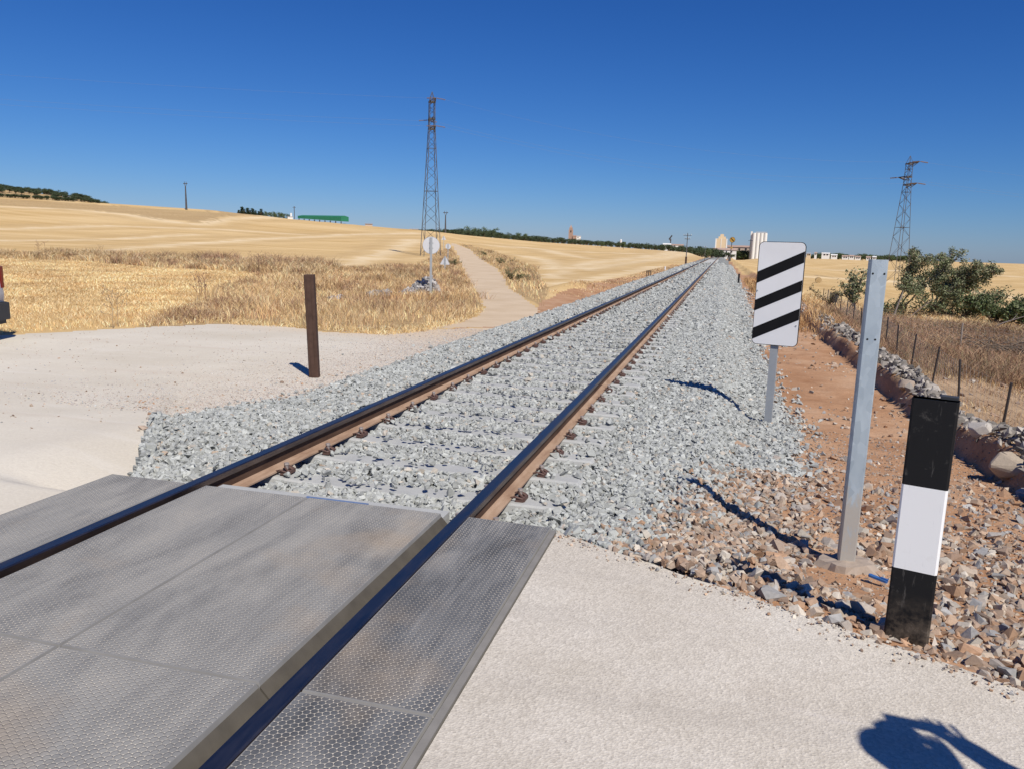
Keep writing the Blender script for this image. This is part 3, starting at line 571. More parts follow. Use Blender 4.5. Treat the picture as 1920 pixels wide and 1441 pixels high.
def boulder(u, v, r, label, seed, colr=(.40, .33, .25), grp='boulders along the dirt path'):
    p = hit(u, v); rd = random.Random(seed); bm = bmesh.new()
    for i in range(22):
        w = Vector((rd.gauss(0, 1), rd.gauss(0, 1), rd.gauss(0, 1))).normalized()*rd.uniform(.85, 1.05); bm.verts.new((w.x*r*1.25, w.y*r, w.z*r*.75))
    bmesh.ops.convex_hull(bm, input=bm.verts[:]); bmesh.ops.delete(bm, geom=[w for w in bm.verts if not w.link_faces], context='VERTS')
    bmesh.ops.bevel(bm, geom=bm.edges[:], offset=r*.07, segments=1, affect='EDGES')
    me = bpy.data.meshes.new('boulder'); bm.to_mesh(me); bm.free(); a = me.color_attributes.new('Col', 'FLOAT_COLOR', 'POINT')
    for q in a.data: q.color = (*colr, 1)
    me.materials.append(M['stone']); o = bpy.data.objects.new('boulder', me); COL.objects.link(o); o.location = (p[0], p[1], p[2]+r*.35); o.rotation_euler = (0, 0, seed); tag(o, label, 'boulder', grp)
boulder(1893, 888, .17, 'large tan boulder at the right end of the rubble wall', 1); boulder(1835, 812, .12, 'pale rounded boulder on the wall behind the black and white post', 2, (.46, .42, .37))
boulder(1575, 622, .13, 'pale boulder at the far end of the rubble wall beside the striped board', 3, (.36, .32, .27)); boulder(1700, 727, .12, 'brown boulder leaning on the wall just right of the galvanised post', 4, (.36, .29, .23))
boulder(344, 781, .045, 'small brown stone alone on the pale road above the ballast edge', 5, (.36, .27, .22), 'loose stones'); boulder(1455, 745, .05, 'small brown stone on the ballast beside the striped board pole', 6, (.30, .2, .14), 'loose stones')
# ------------------------------------------------------------------ posts near the track
def ztop(u, v, p): return float(P(u, v, math.hypot(p[0], p[1]))[2])
b = gp(1698, 1200, -.05); bx, by = b[0]+.005, b[1]+.02; tp = ztop(1750, 747, (bx, by)); e = empty('striped_post', (bx, by, 0), -.30, 'thick black and white banded post standing at the concrete edge', 'marker post')
b1, b2 = -.06+(tp+.06)*.31, -.06+(tp+.06)*.655
MBx = lambda z0, z1, g=0: (0, 0, (z0+z1)/2)
for nm, z0, z1, mt in (('lower_black_band', -.12, b1, 'post_black'), ('white_band', b1, b2, 'post_white'), ('upper_black_band', b2, tp, 'post_black')):
    mb = MB(); w, d = .162, .06; t_ = .004
    mb.prism([(-w/2+.008, -d/2), (w/2-.008, -d/2), (w/2, -d/2+.008), (w/2, d/2), (w/2-.02, d/2), (w/2-.02, d/2-t_), (w/2-t_, d/2-t_), (w/2-t_, -d/2+t_), (-w/2+t_, -d/2+t_), (-w/2+t_, d/2-t_), (-w/2+.02, d/2-t_), (-w/2+.02, d/2), (-w/2, d/2), (-w/2, -d/2+.008)], z0, z1)
    mb.build(nm, mt, e)
mb = MB(); mb.box((.045, .04, tp-.004), (.06, .05, .03)); mb.build('bracket', 'bumper_grey', e)
b = gp(1586, 1050, -.25); gx, gy = float(b[0]), float(b[1]); tp = ztop(1645, 487, (gx, gy)); e = empty('galvanised_post', (gx, gy, -.27), .06, 'bare galvanised steel post with bolt holes set in a mortar foot', 'steel post')
mb = MB(); w, d = .092, .05; t_ = .004; H_ = tp+.27
mb.prism([(-w/2, d/2), (-w/2, -d/2+.008), (-w/2+.008, -d/2), (w/2-.008, -d/2), (w/2, -d/2+.008), (w/2, d/2), (w/2-t_, d/2), (w/2-t_, -d/2+t_), (-w/2+t_, -d/2+t_), (-w/2+t_, d/2)], 0, H_); mb.build('channel', 'galvanised', e)
for hx, hz in ((.030, H_-.075), (-.028, H_-.075), (-.02, H_-.43), (.02, H_-.43)):
    mb = MB(); mb.tube([(hx, -d/2-.0012, hz), (hx, -d/2+.002, hz)], .0055, 10); mb.build('bolt_hole', 'paint_black', e)
mb = MB(); v = [(0, 0, .03)]; n = 18
for k in range(n): q = 2*math.pi*k/n; rr = random.uniform(.13, .21); v.append((rr*1.05*math.cos(q), rr*.85*math.sin(q), -.02))
for k in range(n): q = 2*math.pi*k/n; rr = random.uniform(.11, .16); v.append((rr*math.cos(q), rr*.85*math.sin(q), .022+random.uniform(-.008, .008)))
mb.add(v, [(0, 1+n+k, 1+n+(k+1) % n) for k in range(n)]+[(1+k, 1+(k+1) % n, 1+n+(k+1) % n, 1+n+k) for k in range(n)]); mb.build('mortar_foot', 'mortar', e)
p = hit(1648, 1102); mb = MB(); mb.box((0, 0, .006), (.10, .026, .012), .0, 0, .006); mb.box((.03, .004, .015), (.04, .012, .008)); o = mb.build('plastic_scrap', 'blue_plastic', loc=(p[0], p[1]+.05, p[2]+.03)); o.rotation_euler = (0, .1, -.5); tag(o, 'small blue plastic scrap in the stones beside the banded post', 'scrap')
# striped board
zb_ = -.42; b = gp(1438, 797, zb_); sx_, sy_ = float(b[0]), float(b[1]); D_ = math.hypot(sx_, sy_); zt = float(P(1474, 454, D_)[2]); zbm = float(P(1455, 648, D_)[2]); BH = zt-zbm; BW = .49
rzb = -.26; e = empty('striped_board', (sx_, sy_, zb_), rzb, 'upright white board with three black diagonal stripes on a grey pole', 'railway sign')
mb = MB(); mb.prism([(-.04, .012), (.04, .012), (.04, .052), (.034, .052), (.034, .018), (-.034, .018), (-.034, .052), (-.04, .052)], -.05, zt-zb_-.1); mb.build('pole', 'sign_grey', e)
def rrect(w, h, r, n=6):
    out = []
    for cx_, cy_, a0 in ((w/2-r, h/2-r, 0), (-w/2+r, h/2-r, 90), (-w/2+r, -h/2+r, 180), (w/2-r, -h/2+r, 270)):
        for k in range(n+1): a = math.radians(a0+90*k/n); out.append((cx_+r*math.cos(a), cy_+r*math.sin(a)))
    return out
def plate(mb, poly, y0, y1, zc, mi=0, xc=0):
    n = len(poly); mb.add([(xc+x, y0, zc+z) for x, z in poly]+[(xc+x, y1, zc+z) for x, z in poly], [tuple(range(n)), tuple(range(2*n-1, n-1, -1))]+[(i, (i+1) % n, n+(i+1) % n, n+i) for i in range(n)], mi)
zc = (zt+zbm)/2-zb_; mb = MB(); plate(mb, rrect(BW, BH, .055), -.008, .010, zc); mb.build('board_rim', 'paint_black', e)
mb = MB(); plate(mb, rrect(BW-.012, BH-.012, .050), -.0105, -.0075, zc); fc = mb.build('board_face', 'paint_white', e)
for (la, lb), (ra, rb) in (((.29, .40), (.084, .19)), ((.565, .67), (.355, .46)), ((.84, .95), (.625, .735))):
    mb = MB(); hw = BW/2-.007; plate(mb, [(-hw, BH*(.5-lb)), (hw, BH*(.5-rb)), (hw, BH*(.5-ra)), (-hw, BH*(.5-la))], -.0128, -.0100, zc); mb.build('black_stripe', 'paint_black', fc)
for x_, z_ in ((-BW/2+.02, .03), (BW/2-.03, -.33)):
    mb = MB(); mb.tube([(x_, -.016, zc+z_), (x_, -.009, zc+z_)], .008, 8); mb.build('rivet', 'sign_grey', fc)
# dark post on the left
b = hit(590, 707); D_ = math.hypot(b[0], b[1]); tpp = P(582, 515, D_); mb = MB(); L_ = tpp[2]-b[2]
mb.box((0, 0, L_/2-.03), (.125, .10, L_+.06), 0, 0, .012); mb.box((.0, -.052, L_/2-.03), (.05, .012, L_*.98)); o = mb.build('dark_post', 'dark_rust', loc=(b[0], b[1], b[2])); o.rotation_euler = (.0, -math.atan((590-582-3)/193.)*1.4, .2); tag(o, 'upright dark brown post leaning slightly on the pale road left of the track', 'post')
# far small markers
e0 = gp(1216, 520, -.36); e = empty('barred_marker', (e0[0], e0[1], G(e0[0], e0[1])), .2, 'low black rack of three short posts joined by a top bar, beside the left ballast', 'marker')
for k in (-1, 0, 1):
    mb = MB(); mb.box((k*.13, 0, .22), (.05, .05, .52)); mb.build('post', 'black_plastic', e)
mb = MB(); mb.box((0, 0, .50), (.36, .06, .05)); mb.build('top_bar', 'black_plastic', e)
e0 = gp(1384.5, 532, -.45); zt = float(P(1385, 514, math.hypot(e0[0], e0[1]))[2]); mb = MB(); g_ = G(e0[0], e0[1]); mb.box((0, 0, (zt-g_)/2), (.12, .10, zt-g_), 0, 0, .02); mb.box((0, 0, zt-g_+.01), (.09, .07, .02)); o = mb.build('black_post', 'black_plastic', loc=(e0[0], e0[1], g_)); tag(o, 'short black post at the right shoulder of the ballast far ahead', 'marker post')
e0 = gp(1247, 507, -.4); mb = MB(); mb.box((0, 0, .17), (.13, .1, .36), 0, 0, .02); mb.prism([(-.05, -.04), (.05, -.04), (.05, .04), (-.05, .04)], .35, .39); o = mb.build('white_marker', 'paint_white', loc=(e0[0], e0[1], G(e0[0], e0[1]))); tag(o, 'small white marker stone at the field edge left of the track', 'marker')
# telegraph pole
def tpole(u, vb, vt, D, label, arms=((.3, .5), (.75, .35)), base_dark=True, r=.07):
    p = P(u, vb, D); g = G(p[0], p[1]); zt = float(P(u, vt, D)[2]); H = zt-g; e = empty('telegraph_pole', (p[0], p[1], g), 0, label, 'utility pole')
    mb = MB(); mb.tube([(0, 0, 0), (0, 0, H)], [r, r*.6], 8); mb.build('pole', 'lattice_steel', e)
    if base_dark: mb = MB(); mb.box((0, 0, H*.13), (r*3.4, r*3, H*.26)); mb.build('stub', 'dark_rust', e)
    for dz, w in arms:
        mb = MB(); mb.box((0, -.05, H-dz), (w*2, .07, .07)); a = mb.build('crossarm', 'lattice_dark', e)
        for k in (-1, -.4, .4, 1): mb = MB(); mb.tube([(k*w*.92, -.05, H-dz+.035), (k*w*.92, -.05, H-dz+.16)], [.03, .035], 6); mb.build('insulator', 'glass_white', a)
tpole(1285.5, 498, 437, 103, 'slim telegraph pole with short crossarms and dark stub, left of the rails'); tpole(1321, 487, 462, 150, 'thin short pole left of the rails, beyond the telegraph pole', ((.15, .2),), False, .05)
# yellow disc signal
D_ = 185; p = P(1368, 485, D_); g = G(p[0], p[1]); zc = float(P(1371, 450, D_)[2])-g; e = empty('disc_signal', (p[0], p[1], g), 0, 'round yellow disc signal with a black diagonal bar on a tall post beside the rails', 'railway signal')
mb = MB(); mb.tube([(0, .1, 0), (.3, .1, zc+.3)], .09, 8); mb.build('post', 'lattice_dark', e); n = 28
mb = MB(); plate(mb, [(.62*math.cos(2*math.pi*k/n), .62*math.sin(2*math.pi*k/n)) for k in range(n)], -.02, .02, zc, 0, .3); mb.build('disc_rim', 'paint_black', e)
mb = MB(); plate(mb, [(.56*math.cos(2*math.pi*k/n), .56*math.sin(2*math.pi*k/n)) for k in range(n)], -.035, -.018, zc, 0, .3); dsc = mb.build('disc', 'yellow_board', e)
mb = MB(); plate(mb, [(-.40, .30), (-.30, .42), (.42, -.30), (.30, -.42)], -.05, -.033, zc, 0, .3); mb.build('diagonal_bar', 'paint_black', dsc)
mb = MB(); mb.box((.25, -.05, zc-1.75), (.42, .08, .35)); mb.build('small_plate', 'yellow_board', e); mb = MB(); mb.box((.0, 0, .45), (.55, .5, .9)); mb.build('base_box', 'lattice_dark', e)
# road signs seen from behind
def sign(u, vb, vc, D, rad, shape, label, pr=.035, tri_up=True):
    p = P(u, vb, D); g = G(p[0], p[1]); zc = float(P(u, vc, D)[2])-g; hd = math.atan2(-p[0], p[1]); e = empty('road_sign', (p[0], p[1], g), hd, label, 'road sign', 'backs of road signs beside the dirt track')
    if shape == 'round': poly = [(rad*math.cos(2*math.pi*k/32), rad*math.sin(2*math.pi*k/32)) for k in range(32)]
    else:
        poly = []
        for k, a0 in enumerate((90, 210, 330)):
            for q in (-25, 0, 25): a = math.radians(a0); c0 = (rad*.86*math.cos(a), rad*.86*math.sin(a)); b_ = math.radians(a0+q*1.6); poly.append((c0[0]+rad*.14*math.cos(b_), c0[1]+rad*.14*math.sin(b_)))
    mb = MB(); mb.box((0, -.03, (zc+rad*.95)/2), (pr*2, .045, zc+rad*.95)); mb.build('pole', 'sign_grey', e)
    mb = MB(); plate(mb, [(x*1.03, z*1.03) for x, z in poly], .002, .028, zc); mb.build('rim', 'galv_darker', e)
    mb = MB(); plate(mb, poly, -.004, .010, zc); mb.build('sign_back', 'sign_back_grey', e)
    for dz in (-rad*.4, rad*.35): mb = MB(); mb.box((0, -.008, zc+dz*.8), (rad*.5, .012, .035)); mb.build('bracket', 'sign_grey', e)
sign(807.5, 550, 460.5, 30.5, .32, 'round', 'large round road sign back on a grey pole, in front of the lattice pylon', .045)
sign(840, 478, 462.5, 72, .25, 'round', 'small round road sign seen from behind, left of the dirt track'); sign(834, 512, 491, 56, .37, 'tri', 'triangular sign back, low in the grass below the small round sign', .05)
sign(832, 455, 447.5, 120, .38, 'tri', 'tiny far triangular road sign just right of the pylon foot')
# ------------------------------------------------------------------ lattice pylons
def pylon(u, vb, D, vt, wb, yaw, label, armL=1.9):
    p = P(u, vb, D); g = G(p[0], p[1]); zt = float(P(u, vt, D)[2]); H = zt-g; e = empty('lattice_pylon', (p[0], p[1], g), yaw, label, 'pylon', 'lattice pylons of the power line')
    zneck = H*.80; wt = .62; ztop_ = H*.945
    def half(z): return (wb+(wt-wb)*min(1, z/zneck))/2
    legs = MB(); br = MB(); L = .07
    for sx in (-1, 1):
        for sy in (-1, 1):
            legs.bar((sx*wb/2, sy*wb/2, -.3), (sx*wt/2, sy*wt/2, zneck), L); legs.bar((sx*wt/2, sy*wt/2, zneck), (sx*wt/2*.9, sy*wt/2*.9, ztop_), L)
            legs.bar((sx*wt/2*.9, sy*wt/2*.9, ztop_), (0, 0, H), L*.7)
    z = .2; k = 0
    while z < ztop_-.3:
        h0 = half(z); dz = max(.45, h0*2*.85); z2 = min(z+dz, ztop_); h1 = half(z2); o_ = .012
        for a in range(4):
            c0, s0_ = [(1, 0), (0, 1), (-1, 0), (0, -1)][a]
            def q(side, h, zz): return (c0*h-s0_*side*h, s0_*h+c0*side*h, zz)
            sd = 1 if (k+a) % 2 else -1; br.bar(q(-sd, h0, z), q(sd, h1, z2), .036)
            if k % 5 == 4: br.bar(q(-1, h1, z2), q(1, h1, z2), .042)
        z = z2; k += 1
    legs.build('legs', 'lattice_steel', e); br.build('bracing', 'lattice_dark', e)
    lab = [(H*.945, 1), (H*.845, -1), (H*.785, 1)]; tips = []
    for za, sg in lab:
        mb = MB(); t_ = (sg*armL, 0, za+.02)
        for sy in (-.28, .28): mb.bar((sg*.2, sy, za), t_, .10); mb.bar((sg*.2, sy, za-.45), t_, .075)
        mb.bar((-sg*.75, 0, za), (sg*.3, 0, za), .09); mb.box((0, 0, za-.1), (.7, .7, .12)); arm = mb.build('cross_arm', 'lattice_dark', e)
        for sy in (-1, 1):
            mb = MB(); a = Vector(t_); b_ = a+Vector((sg*.12, sy*1.05, -.12))
            for i in range(7): c = a.lerp(b_, .12+i*.13); d_ = a.lerp(b_, .12+i*.13+.06); mb.tube([c, d_], [.06, .085], 7)
            mb.tube([a, b_], .018, 5); mb.build('insulator_string', 'insulator', arm); tips.append((b_, sy))
    mat_ = Matrix.Translation((p[0], p[1], g)) @ Matrix.Rotation(yaw, 4, 'Z')
    return [(mat_ @ b_, sy) for b_, sy in tips], mat_ @ Vector((0, 0, H))
LT, LH = pylon(807, 486, 92, 172, 2.0, -.98, 'tall lattice pylon standing behind the round road sign left of the dirt track')
RT, RH = pylon(1680, 530, 112, 293, 2.05, -1.15, 'farther lattice pylon behind the bushes on the right')
def wire(a, b, sag, label, r=.004):
    pts = [Vector(a).lerp(Vector(b), k/40)-Vector((0, 0, sag*4*(k/40)*(1-k/40))) for k in range(41)]; mb = MB(); mb.tube(pts, r, 4, 0, False); o = mb.build('power_line', 'wire'); tag(o, label, 'power line', 'conductors of the power line')
lv = ['top', 'middle', 'lowest']
for i in range(3):
    a = [q for q, sy in LT[2*i:2*i+2]]; b_ = [q for q, sy in RT[2*i:2*i+2]]
    ia = min(a, key=lambda q: (q-b_[0]).length); ib = min(b_, key=lambda q: (q-ia).length); oa = [q for q in a if q is not ia][0]; ob = [q for q in b_ if q is not ib][0]
    wire(ia, ib, 1.8, lv[i]+' wire spanning between the two lattice pylons'); dv = (ib-ia).normalized(); d2 = Vector((dv.x, dv.y, 0))
    wire(oa, oa-d2*150+Vector((0, 0, 6)), 2.2, lv[i]+' wire leaving the left pylon towards the left'); wire(ob, ob+d2*130+Vector((0, 0, -3)), 2, lv[i]+' wire leaving the right pylon towards the right')
def ypole(u, vb, vt, D, wpx, label):
    p = P(u, vb, D); g = G(p[0], p[1]); H = float(P(u, vt, D)[2])-g; W = wpx*D/F; e = empty('power_pole', (p[0], p[1], g), -HEAD, label, 'power pole', 'far power poles with forked heads')
    mb = MB(); mb.tube([(0, 0, 0), (0, 0, H*.82)], [.28, .14], 6); mb.build('mast', 'lattice_dark', e)
    mb = MB(); mb.bar((0, 0, H*.8), (-W*.28, 0, H*.93), .16); mb.bar((0, 0, H*.8), (W*.28, 0, H*.93), .16); mb.bar((-W*.5, 0, H*.93), (W*.5, 0, H*.93), .16); mb.bar((-W*.28, 0, H*.93), (-W*.2, 0, H), .12); mb.bar((W*.28, 0, H*.93), (W*.2, 0, H), .12); mb.build('forked_head', 'lattice_dark', e)
ypole(349.5, 392, 341, 215, 10, 'forked power pole standing alone on the stubble hill at left'); ypole(835, 442, 396, 235, 11, 'forked power pole right behind the tall lattice pylon')
mb = MB(); p = P(552, 410, 215); g = G(p[0], p[1]); zt = float(P(552, 387, 215)[2]); mb.tube([(0, 0, 0), (0, 0, zt-g)], .09, 6); mb.box((0, 0, zt-g-.3), (.9, .1, .1)); o = mb.build('thin_pole', 'lattice_dark', loc=(p[0], p[1], g)); tag(o, 'thin pole at the left end of the green shed', 'pole')
# ------------------------------------------------------------------ fences
def fence(name, pts, hp, wires, label, post='fence_steel', sp=2.3, mesh=.18, rad=.018, lean=.03, wr=.0022):
    pts = np.array(pts, float); seg = np.hypot(*np.diff(pts, axis=0).T); cum = np.r_[0, np.cumsum(seg)]; e = empty(name, (pts[0][0], pts[0][1], G(*pts[0])), 0, label, 'fence'); org = Vector(e.location); q = 0; tops = []
    while q <= cum[-1]:
        x, y = np.interp(q, cum, pts[:, 0]), np.interp(q, cum, pts[:, 1]); b_ = Vector((x, y, G(x, y)))-org; t_ = b_+Vector((random.gauss(0, lean), random.gauss(0, lean), hp*random.uniform(.94, 1.05))); mb = MB(); mb.tube([b_-Vector((0, 0, .1)), t_], rad, 6); mb.build('post', post, e); tops.append((b_, t_)); q += sp*random.uniform(.92, 1.08)
    mb = MB()
    for (b1, t1), (b2, t2) in zip(tops[:-1], tops[1:]):
        for k in range(wires): f = .08+.86*k/(wires-1); a = b1.lerp(t1, f); c = b2.lerp(t2, f); m_ = a.lerp(c, .5)-Vector((0, 0, .012)); mb.tube([a, m_, c], wr, 3, 0, False)
        nv = max(2, int((b2-b1).length/mesh))
        for k in range(1, nv): a = b1.lerp(b2, k/nv)+(t1-b1)*.08; c = t1.lerp(t2, k/nv)-(t1-b1)*.06; mb.tube([a, c], wr*.8, 3, 0, False)
    mb.build('wire_mesh', 'wire', e)
f0 = gp(1883, 836, -.95); f1 = gp(1790, 760, -.95); f2 = gp(1729, 718, -.97); f3 = gp(1652, 650, -1.0)
fence('wire_fence', [(3.72, 7.2), (f0[0], f0[1]), (f2[0], f2[1]), (f3[0], f3[1]), (4.5, 27), (4.9, 36), (5.2, 44)], .80, 8, 'sagging wire mesh fence on thin dark posts right of the rubble wall')
fence('sheep_fence', [(4.7, 28), (8, 25.5), (12, 23.5), (17, 22)], .85, 9, 'grey sheep netting fence running right below the bushes', 'dead_wood', 3.0, .12, .025)
# ------------------------------------------------------------------ trees
def leaves(n, clumps, size, cols, flat=.8):
    cl = np.array([c[:3] for c in clumps]); rr = np.array([c[3] for c in clumps]); wt = rr**2; k = RNG.choice(len(cl), n, p=wt/wt.sum())
    d = RNG.normal(size=(n, 3)); d /= np.linalg.norm(d, axis=1)[:, None]; rad = RNG.random(n)**.45; c = cl[k]+d*(rr[k]*rad)[:, None]*np.array([1, 1, flat])
    R = rotm(n); s = size*RNG.uniform(.6, 1.35, n); q = np.array([[-.5, 0, 0], [0, -.22, .03], [.5, 0, 0], [0, .22, .03]])*1.0
    V = (np.einsum('nij,vj->nvi', R, q)*s[:, None, None]+c[:, None, :]).reshape(-1, 3); Fq = np.arange(4*n).reshape(n, 4); cols = np.array(cols); cc = cols[RNG.integers(0, len(cols), n)]*RNG.uniform(.7, 1.3, (n, 1))
    return V, Fq, np.repeat(cc, 4, 0)
OL = [(.055, .075, .035), (.075, .10, .05), (.04, .06, .03), (.10, .12, .07), (.06, .085, .045)]; GR = [(.07, .10, .04), (.10, .14, .055), (.045, .065, .03), (.15, .18, .08)]
def olive_proto(seed, H=4.0, W=2.2, cols=OL, n=700, ls=.42, tall=False):
    rd = random.Random(seed); cl = []
    for i in range(12):
        a = rd.uniform(0, 6.28); q = rd.uniform(0, W*.62); z = rd.uniform(.32, .82)*H
        if tall: q = rd.uniform(0, W*.12); z = (.12+.8*i/11)*H
        cl.append((q*math.cos(a), q*math.sin(a), z, rd.uniform(.30, .5)*W*(1.25-.06*i if tall else 1)))
    V, Fq, c = leaves(n, cl, ls, cols); mb = MB(); mb.tube([(0, 0, -.3), (.05, 0, H*.25), (.1, .05, H*.5)], [.2, .15, .09], 6)
    for i in range(3): a = rd.uniform(0, 6.28); mb.tube([(.05, 0, H*.22), (.5*math.cos(a), .5*math.sin(a), H*.4), (.9*math.cos(a), .9*math.sin(a), H*.6)], [.1, .07, .03], 5)
    return V, Fq, c, mb
PROT = {}
def mk(kind, seed, **kw):
    V, Fq, c, mb = olive_proto(seed, **kw); o = bigmesh('crown', V, Fq, 'foliage', c, 4); t_ = mb.build('trunk', 'bark'); cm, tm = o.data, t_.data; bpy.data.objects.remove(o); bpy.data.objects.remove(t_); PROT.setdefault(kind, []).append((cm, tm, kw.get('H', 4.0)))
for i in range(6): mk('olive', 100+i, H=4.0, W=2.3)
for i in range(3): mk('round', 200+i, H=6.0, W=2.8, cols=GR, n=900, ls=.45)
for i in range(3): mk('cypress', 300+i, H=4.0, W=1.5, cols=[(.03, .05, .025), (.045, .07, .035)], n=900, ls=.35, tall=True)
def tree(kind, name, x, y, H, label, group=None, wx=1.0, z=None):
    cm, tm, h0 = random.choice(PROT[kind]); e = empty(name, (x, y, G(x, y) if z is None else z), random.uniform(0, 6.28), label, 'tree', group); s = H/h0; e.scale = (s*wx, s*wx, s)
    for nm, me in (('crown', cm), ('trunk', tm)): o = bpy.data.objects.new(nm, me); COL.objects.link(o); o.parent = e
# olive grove beyond the middle field
for row in range(3):
    n = 62 if row == 0 else 50
    for i in range(n):
        f = (i+random.uniform(-.3, .3))/(n-1); u = 838+f*(1345-838)+random.uniform(-2, 2); D = 262+260*max(0, f)**1.2+row*12
        vb = np.interp(u, [838, 870, 1000, 1120, 1250, 1345], [438, 442, 455, 463, 468, 472]); vt = np.interp(u, [838, 870, 1000, 1120, 1250, 1345], [430, 429.5, 443, 452.5, 459.5, 466])+random.uniform(-1.6, 2.5)-row*.5
        p = P(u, vb, D); zt = float(P(u, vt, D)[2]); g = G(p[0], p[1]); H = min(7.5, max(2.5, zt-g)) if row == 0 else min(7.5, max(2.5, zt-g)); tree('olive', 'olive_tree', p[0], p[1], H, 'dark olive tree in the long grove beyond the pale middle field', 'olive trees of the grove beyond the field', 1.25)
for u, vt in ((880, 419), (892, 424), (912, 421), (926, 425), (972, 434), (986, 436), (1128, 449), (1170, 452), (1332, 461)):
    p = P(u, 440, 330); zt = float(P(u, vt, 330)[2]); tree('round', 'broad_tree', p[0], p[1], zt-G(p[0], p[1]), {880: 'tallest dark green tree above the left end of the olive grove'}.get(u, 'taller round tree rising behind the olive grove'), None if u == 880 else 'taller trees behind the grove')
for i in range(26):    # farther left part behind pylon
    u = 775+i*3.4; p = P(u, 436, 330+random.uniform(0, 20)); zt = float(P(u, 430.5+random.uniform(-1.5, 1), 340)[2]); tree('olive', 'olive_tree', p[0], p[1], max(3, zt-G(p[0], p[1])), 'dark olive tree in the far clump behind the tall lattice pylon', 'olive trees behind the pylon', 1.2)
for i in range(70):
    u = random.uniform(-60, 195); D = random.uniform(400, 424); vt = np.interp(u, [-60, 0, 100, 195], [360, 363, 368, 376])+random.uniform(-1, 1.5); p = P(u, vt+8, D); g = G(p[0], p[1]); zt = float(P(u, vt, D)[2]); tree('olive', 'olive_tree', p[0], p[1], min(4, max(2.2, zt-g)), 'small dark olive tree in the lower row below the left hilltop', 'olive trees below the left hilltop', 1.5)
for i in range(110):    # hill at left
    u = random.uniform(-60, 165); D = random.uniform(425, 470); vt = np.interp(u, [-60, 0, 60, 110, 165], [344, 350, 355, 361, 370])+random.uniform(-1, 3); p = P(u, vt+8, D); g = G(p[0], p[1]); zt = float(P(u, vt, D)[2]); tree('olive', 'olive_tree', p[0], p[1], min(7, max(2.8, zt-g)), 'small dark olive tree on the hilltop at far left', 'olive trees on the left hill', 1.3)
for i in range(60): u = random.uniform(-30, 190); vt = np.interp(u, [-30, 0, 100, 190], [361, 363, 368, 376.5])+random.uniform(-1, 2); p = P(u, vt+7, 219); g = G(p[0], p[1]); zt = float(P(u, vt, 219)[2]); tree('olive', 'bush', p[0], p[1], min(2.2, max(.9, zt-g)), 'low dark bush in the hedge band below the left hilltop trees', 'bushes of the hedge below the left hilltop', 1.8)
for i in range(9): u = 448+i*5.2+random.uniform(-1, 1); p = P(u, 400, 236); zt = float(P(u, 390+random.uniform(-3.5, 6)+i*.5, 236)[2]); tree('cypress', 'cypress_tree', p[0], p[1], max(1.6, zt-G(p[0], p[1])), 'dark cypress in the row on the skyline left of the green shed', 'cypresses on the skyline', 1.7)
for i, (u, vt) in enumerate(((508, 399), (516, 394), (524, 396), (532, 400), (540, 402), (499, 401))): p = P(u, 406, 240); zt = float(P(u, vt, 240)[2]); tree('round', 'broad_tree', p[0], p[1], max(2.5, zt-G(p[0], p[1])), 'small round tree between the cypress row and the green shed', 'round trees beside the green shed')
for i in range(90):
    u = random.choice([random.uniform(1515, 1740), random.uniform(1515, 1740), random.uniform(1376, 1440)]); D = random.uniform(620, 680); vb = np.interp(u, [1376, 1500, 1740], [476, 481, 491]); p = P(u, vb, D); zt = float(P(u, vb-random.uniform(6, 12), D)[2]); tree('round', 'broad_tree', p[0], p[1], max(3.5, zt-G(p[0], p[1])), 'far dark tree among the low buildings of the town', 'far trees among the town houses', 1.8)
for u, vt in ((1345, 475), (1352, 477), (1365, 473), (1372, 475), (1336, 474), (1358, 477)): p = P(u, 478, 300); zt = float(P(u, vt, 300)[2]); tree('olive', 'bush', p[0], p[1], max(1.5, zt-G(p[0], p[1])), 'dark bush where the rails vanish in front of the cream silo', 'bushes at the end of the track', 1.6)
# near leaning trees on the right
def lean_tree(name, base, top, spread, n, ls, label, seed, cols, stems=5, th=.05):
    rd = random.Random(seed); bx_, by_ = base; g = G(bx_, by_); e = empty(name, (bx_, by_, g), 0, label, 'tree' if 'tree' in name else 'shrub'); mb = MB(); cl = []; T = Vector(top)-Vector((bx_, by_, g))
    for i in range(stems):
        tip = T+Vector((rd.gauss(0, spread), rd.gauss(0, spread*.6), rd.uniform(-.35, .22)*spread*1.5)); b0 = Vector((rd.gauss(0, .12), rd.gauss(0, .12), 0)); pts = []
        for k in range(9):
            f = k/8; q = b0.lerp(tip, f); q.z = tip.z*(f**.8); q += Vector((rd.gauss(0, .05), rd.gauss(0, .05), 0)); pts.append(q)
        mb.tube(pts, [th*(1-.85*k/8) for k in range(9)], 6)
        for k in range(3, 9):
            for _ in range(3):
                d_ = Vector((rd.gauss(.25, .5), rd.gauss(0, .5), rd.uniform(-.1, .7))).normalized()*rd.uniform(.2, .65)*spread*.8; q2 = pts[k]+d_; mb.tube([pts[k], pts[k].lerp(q2, .5)+Vector((0, 0, .03)), q2], [th*.3, th*.2, .004], 4, 0, False); cl.append((q2.x, q2.y, q2.z, rd.uniform(.16, .32)*spread)); cl.append((*(pts[k].lerp(q2, .6)), .17*spread))
    mb.build('trunk', 'bark', e); V, Fq, c = leaves(n, cl, ls, cols, .9); bigmesh('crown', V, Fq, 'foliage', c, 4, e); return e
EU = [(.15, .17, .08), (.21, .23, .13), (.10, .115, .055), (.30, .30, .19), (.12, .15, .065), (.34, .31, .20)]
p = hit(1690, 592); lean_tree('small_tree', (p[0]-.3, p[1]), P(1748, 488, math.hypot(p[0], p[1])), 1.0, 8500, .105, 'thin wind-bent tree leaning right, just right of the far lattice pylon', 5, EU, 5)
